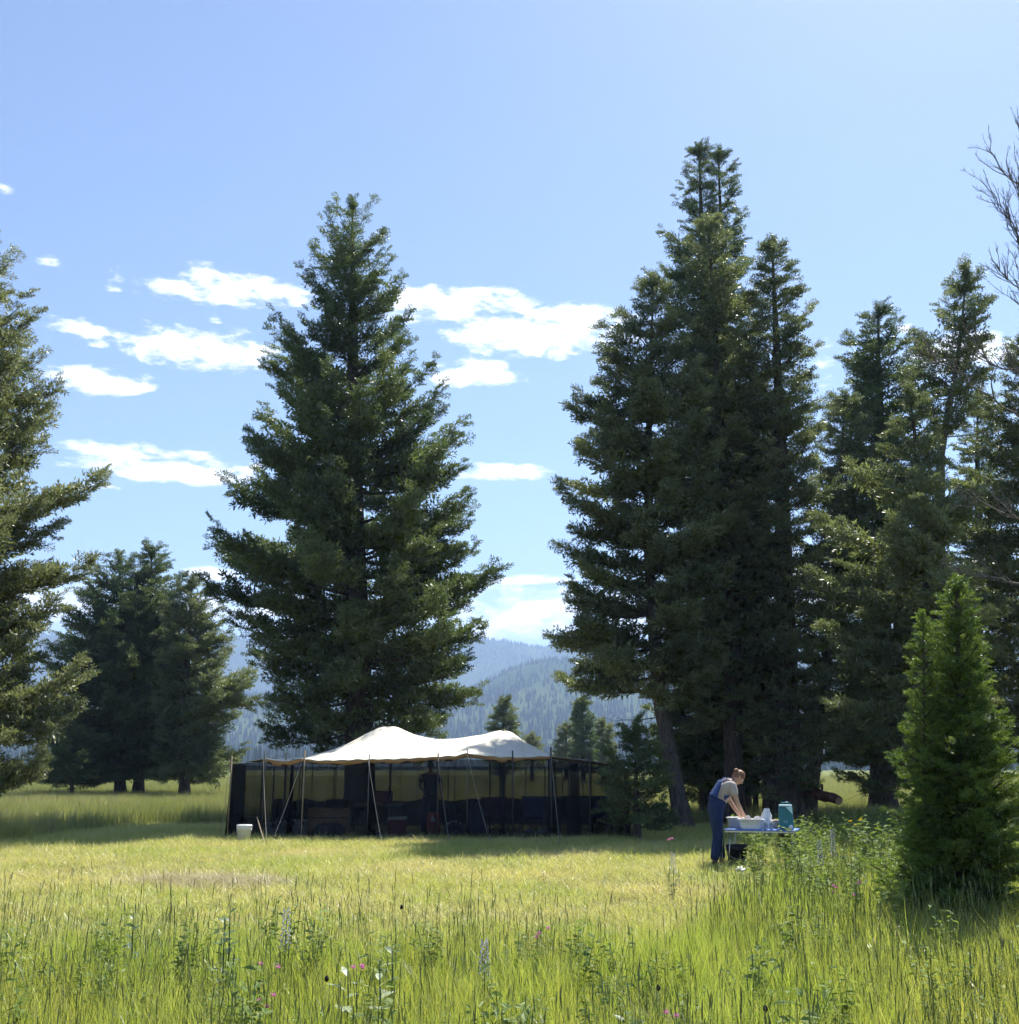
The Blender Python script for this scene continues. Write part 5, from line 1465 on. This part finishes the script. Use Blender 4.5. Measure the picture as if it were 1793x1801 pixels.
def pxx(x, y): return 896.5 + FPX * x / np.maximum(y, 0.1) * 0.975
def tall_mask(x, y):
    """1 where the meadow is left tall, 0 where the camp has flattened it"""
    p = pxx(x, y)
    nz = fbm(x, y, 3.0, 4, 1)
    edge = 10.4 + 0.5 * nz + 6.5 * smooth01((p - 1130) / 260) + 9.0 * smooth01((p - 1390) / 130)
    front = smooth01((edge + 1.2 - y) / 3.2)
    back = smooth01((y - (31.2 + 0.5 * nz) + 8.0 * smooth01((330 - p) / 330)) / 1.0)
    return np.maximum(front, back)
def sample(n_, d0, d1, half=0.60, pad=1.0):
    D = np.sqrt(RNG.uniform(d0 ** 2, d1 ** 2, n_))
    return RNG.uniform(-1, 1, n_) * (half * D + pad), D
def make_scatter(name, label, coll, x, y, s, sxy=1.0, tilt=0.08, cat='grass'):
    n_ = len(x)
    sc = np.stack([s * sxy, s * sxy, s * RNG.uniform(0.85, 1.15, n_)], 1)
    o = scatter(name, np.stack([x, y, ground_z(x, y) - 0.01], 1), np.stack([RNG.normal(0, tilt, n_), RNG.normal(0, tilt, n_), RNG.uniform(0, 6.283, n_)], 1), sc, RNG.integers(0, 5, n_), coll)
    tag(o, label, cat, kind='stuff')
    return o
# standing tall grass, near
x, y = sample(24000, 3.2, 27.0)
k = RNG.uniform(0, 1, len(x)) < tall_mask(x, y) * np.where(y > 14, 0.55, 1.0)
x, y = x[k], y[k]
make_scatter('tall_grass', 'tall green meadow grass in the foreground', tall_c, x, y, (0.70 + 0.2 * fbm(x, y, 2.2, 3, 4) + 0.1 * RNG.normal(size=len(x))) * (0.45 + 0.55 * tall_mask(x, y)), 1.0)
x, y = sample(7800, 3.2, 26.0)
k = RNG.uniform(0, 1, len(x)) < tall_mask(x, y) * np.clip(0.55 + 0.7 * fbm(x, y, 1.7, 3, 6), 0.12, 1)
x, y = x[k], y[k]
make_scatter('seed_grass', 'thin grass stalks with cylindrical seed heads above the meadow', stalk_c, x, y, 0.92 + 0.12 * RNG.normal(size=len(x)), 1.0, 0.05)
# heap of dry straw on the flattened grass
straw_m = leaf_mat('dry_straw', (0.30, 0.25, 0.12), (0.60, 0.53, 0.29), 0.25, (1, 1, 0.9), instance=True)
straw_c = proto_collection('straw_tuft', [blade_set(300 + i, 34, 0.06, 0.2, 0.12, 0.006, 1.5, 0.4) for i in range(5)], straw_m)
th_ = RNG.uniform(0, 6.283, 520); rr2 = np.sqrt(RNG.uniform(0, 1, 520))
sx_, sy_ = -4.25 + 1.15 * rr2 * np.cos(th_), 15.9 + 0.75 * rr2 * np.sin(th_)
kk = fbm(sx_, sy_, 0.5, 3, 2) > -0.35
make_scatter('dry_straw', 'patch of brown dry straw on the flattened grass left of centre', straw_c, sx_[kk], sy_[kk], RNG.uniform(0.5, 0.95, kk.sum()), 1.0, 0.1, 'straw')
# flattened yellow grass in front of and inside the camp
x, y = sample(30000, 8.0, 32.0)
k = RNG.uniform(0, 1, len(x)) < (1 - 0.9 * tall_mask(x, y)) * np.clip(1.05 + 0.8 * fbm(x, y, 2.6, 4, 2), 0.25, 1) * np.where(((x + 4.25) / 1.2) ** 2 + ((y - 15.9) / 0.8) ** 2 < 1, 0.12, 1.0)
x, y = x[k], y[k]
make_scatter('short_grass', 'short yellow green trampled grass before the tent', short_c, x, y, np.clip(0.85 + 0.35 * fbm(x, y, 1.8, 3, 3) + 0.15 * RNG.normal(size=len(x)), 0.35, 1.6), 1.2, 0.12)
# tall grass beyond the camp
x, y = sample(30000, 22.0, 150.0, 0.62)
k = RNG.uniform(0, 1, len(x)) < tall_mask(x, y) * (y > 24) * np.where(y > 80, 0.7, 1)
x2, y2 = sample(9000, 24, 62.0, 0.62)
k2 = tall_mask(x2, y2) > 0.5
x, y = np.concatenate([x[k], x2[k2]]), np.concatenate([y[k], y2[k2]])
make_scatter('far_grass', 'tall meadow grass behind the tent reaching to the far trees', far_c, x, y, (0.85 + 0.2 * fbm(x, y, 6, 3, 4)) * np.where(y > 60, 1.3, 1.0), 1.0)
# leafy weeds at the right, by the young fir and the washing table
x, y = sample(7500, 9.5, 27.0)
p_ = pxx(x, y)
k = RNG.uniform(0, 1, len(x)) < smooth01((p_ - 1255) / 150) * smooth01((y - 9.5) / 5) * np.clip(0.6 + 0.6 * fbm(x, y, 1.6, 3, 7), 0.05, 1) * 0.8
x, y = x[k], y[k]
make_scatter('leafy_weeds', 'dense leafy weeds growing beside the washing table and young fir', weed_c, x, y, 0.85 + 0.25 * RNG.normal(size=len(x)), 1.0, 0.1, 'weeds')
x, y = sample(900, 3.4, 9.5)
k = RNG.uniform(0, 1, len(x)) < 0.35
make_scatter('meadow_herbs', 'scattered leafy herbs mixed into the foreground grass', weed_c, x[k], y[k], np.abs(0.62 + 0.2 * RNG.normal(size=k.sum())), 1.0, 0.1, 'herbs')

# ------------------------------------------------------------------ single plants one can pick out
M['lupine'] = mat('pale_lupine', (0.50, 0.50, 0.62), 0.8, 0.15, 20, transl=0.3)
M['pink'] = mat('pink_petals', (0.60, 0.22, 0.42), 0.8, 0.2, 20, transl=0.3)
M['yellow'] = mat('yellow_petals', (0.75, 0.52, 0.04), 0.8, 0.2, 20, transl=0.3)
M['dark_head'] = mat('dark_seed_head', (0.03, 0.02, 0.015), 0.9, 0.3, 30)
M['stem'] = mat('green_stem', (0.07, 0.11, 0.04), 0.8, 0.2, 20)
def plant_at(px, py, top_h):
    """ground point whose plant top (height top_h) shows at photo pixel px, py"""
    lo = at(px, py, 1.0) - Vector((0, 0, CAM_H))
    D = (CAM_H - top_h) / max(1e-3, -lo.z)
    return Vector((lo.x * D, D, float(ground_z(lo.x * D, D))))
def flower_spike(px, py, h, label, m_='lupine', n_=46, rad=0.022):
    p = plant_at(px, py, h)
    root = empty('flower_spike', p, random.uniform(0, 6), label, 'flower', 'flower spikes in the meadow')
    MB().tube([(0, 0, 0), (0.01, 0, h * 0.6), (0.015, 0.005, h)], [0.005, 0.004, 0.002], 5).build('stem', M['stem'], root, smooth=True)
    r = np.random.default_rng(int(px)); mb = MB()
    for k in range(n_):
        z = h * (0.55 + 0.45 * k / n_); a = k * 2.4; q = rad * (1.15 - 0.75 * k / n_)
        c = Vector((0.013 + q * math.cos(a), q * math.sin(a), z)); d = Vector((math.cos(a), math.sin(a), 0.5)).normalized(); sd = d.cross(UPV).normalized() * 0.008
        mb.add([c, c + d * 0.012 + sd, c + d * 0.022, c + d * 0.012 - sd, c + d * 0.010 + Vector((0, 0, 0.014))], [(0, 1, 2, 4), (0, 4, 2, 3)])
    o = mb.build('blossom', M[m_], root); o["kind"] = "stuff"
    leaf = weed_mesh(int(px) + 3, h * 0.55, 9, 0.08, 0.014, 3); leaf.materials.append(M['leaf_plant']); o = link('leaves', leaf, None, root); o["kind"] = "stuff"
UPV = Vector((0, 0, 1))
for px, py, h, lab in [(505, 1598, 0.62, 'pale lupine spike at the left of the foreground grass'), (1440, 1478, 0.75, 'pale lupine spike right of the washing table, left of a pair'), (1463, 1460, 0.8, 'taller pale lupine spike right of the washing table'),
                       (1183, 1500, 0.55, 'pale lupine spike left of the bending person'), (853, 1650, 0.5, 'faint lupine spike in the middle of the foreground grass')]:
    flower_spike(px, py, h, lab)
def thistle(px, py, h, label, m_='pink', heads=3):
    p = plant_at(px, py, h)
    root = empty('pink_flower' if m_ == 'pink' else 'yellow_flower' if m_ == 'yellow' else 'seed_head', p, 0.5, label, 'flower', 'small flowers dotted through the meadow')
    r = np.random.default_rng(int(px * 3 + py))
    MB().tube([(0, 0, 0), (0.004, 0, h * 0.5), (0, 0.004, h * 0.98)], [0.004, 0.003, 0.002], 5).build('stem', M['stem'], root, smooth=True)
    for k in range(heads):
        hx, hy, hz_ = r.normal(0, 0.035, 2).tolist() + [h - r.uniform(0, 0.06) * k]
        if k: MB().tube([(0, 0, h * 0.75), (hx, hy, hz_)], 0.0018, 4).build('stem', M['stem'], root)
        mb = MB()
        for j in range(14):
            a = j * 2.4; t = j / 14; d = Vector((math.cos(a) * (0.4 + t), math.sin(a) * (0.4 + t), 1.1 - t)).normalized(); sd = d.cross(Vector((0.3, 0.2, 1))).normalized() * 0.005
            c = Vector((hx, hy, hz_)); mb.add([c, c + d * 0.016 + sd, c + d * 0.026, c + d * 0.016 - sd], [(0, 1, 2, 3)])
        if m_ == 'dark_head': mb = MB().lathe((hx, hy, hz_ - 0.01), [(0.003, 0), (0.012, 0.008), (0.013, 0.022), (0.005, 0.034)], 8)
        o = mb.build('blossom', M[m_], root)
for px, py, h, m_, lab in [(1176, 1476, 0.6, 'pink', 'pink flower left of the bending person'), (1505, 1553, 0.5, 'pink', 'pink flower at the left foot of the young fir'), (1472, 1560, 0.48, 'pink', 'paler pink flower left of the young fir'),
                           (628, 1700, 0.45, 'pink', 'pink flower in the left middle foreground'), (465, 1700, 0.42, 'pink', 'pink flower left of the pale broad leaves'), (480, 1755, 0.4, 'pink', 'lowest pink flower in the left foreground'),
                           (960, 1632, 0.45, 'pink', 'small pink flower in the centre foreground'), (1187, 1782, 0.4, 'pink', 'pink flower near the bottom edge of the view'),
                           (1512, 1444, 0.75, 'yellow', 'yellow flower in the weeds left of the young fir'), (1497, 1447, 0.72, 'yellow', 'orange yellow flower beside another in the weeds'),
                           (697, 1598, 0.6, 'dark_head', 'dark seed head above the centre left grass'), (1345, 1772, 0.42, 'dark_head', 'dark round seed head near the bottom right'), (580, 1725, 0.45, 'dark_head', 'dark seed head beside the pale broad leaves'), (1155, 1730, 0.42, 'dark_head', 'dark seed head in the lower middle grass')]:
    thistle(px, py, h, lab, m_, 1 if m_ == 'dark_head' else 3)
def leafy_plant(px, py, h, label, m_, nl=14, ll=0.10, lw=0.03, stems=1):
    p = plant_at(px, py, h)
    root = empty('leafy_plant', p, 0, label, 'plant', 'broad leaved plants in the foreground grass')
    r = np.random.default_rng(int(px + py))
    MB().tube([(0, 0, 0), (0.01, 0.005, h * 0.5), (0, 0, h)], [0.007, 0.006, 0.003], 6).build('stem', M['stem'], root, smooth=True)
    for k in range(nl):
        t = 0.25 + 0.75 * k / nl; a = k * 2.4 + r.uniform(-.3, .3); L_ = ll * r.uniform(0.8, 1.2) * (1.2 - 0.6 * t); w = lw * (1.2 - 0.6 * t)
        rot = Matrix.Rotation(a, 3, 'Z') @ Matrix.Rotation(-r.uniform(0.2, 0.9), 3, 'Y')
        c = Vector((0.008 * math.cos(a), 0.008 * math.sin(a), h * t))
        def f(u, v, rot=rot, c=c, L_=L_, w=w): return tuple(c + rot @ Vector((L_ * u, (v - 0.5) * 2 * w * math.sin(math.pi * min(1, u * 0.93 + 0.05)) ** 0.8, -0.35 * L_ * u * u + 0.25 * abs(v - 0.5) * w)))
        MB().grid(f, 6, 2).build('leaf', M[m_], root, smooth=True)
for a_ in [(405, 1592, 0.66, 'dark upright leafy plant in the left foreground', 'leaf_plant', 18, 0.10, 0.026), (668, 1688, 0.45, 'plant with pale silvery broad leaves left of centre', 'leaf_pale', 9, 0.13, 0.030),
           (612, 1690, 0.45, 'pale leaved plant left of the silvery one', 'leaf_pale', 8, 0.13, 0.026), (690, 1660, 0.5, 'single stemmed plant with a broad green leaf near centre', 'leaf_plant', 7, 0.14, 0.035),
           (235, 1605, 0.55, 'bushy dark leafy plant at the far left foreground', 'leaf_plant', 16, 0.09, 0.024), (1100, 1768, 0.35, 'low broad leaved plant at the bottom centre', 'leaf_plant', 12, 0.12, 0.03), (395, 1615, 0.6, 'second leafy plant touching the dark upright one', 'leaf_plant', 15, 0.10, 0.026)]:
    leafy_plant(*a_)
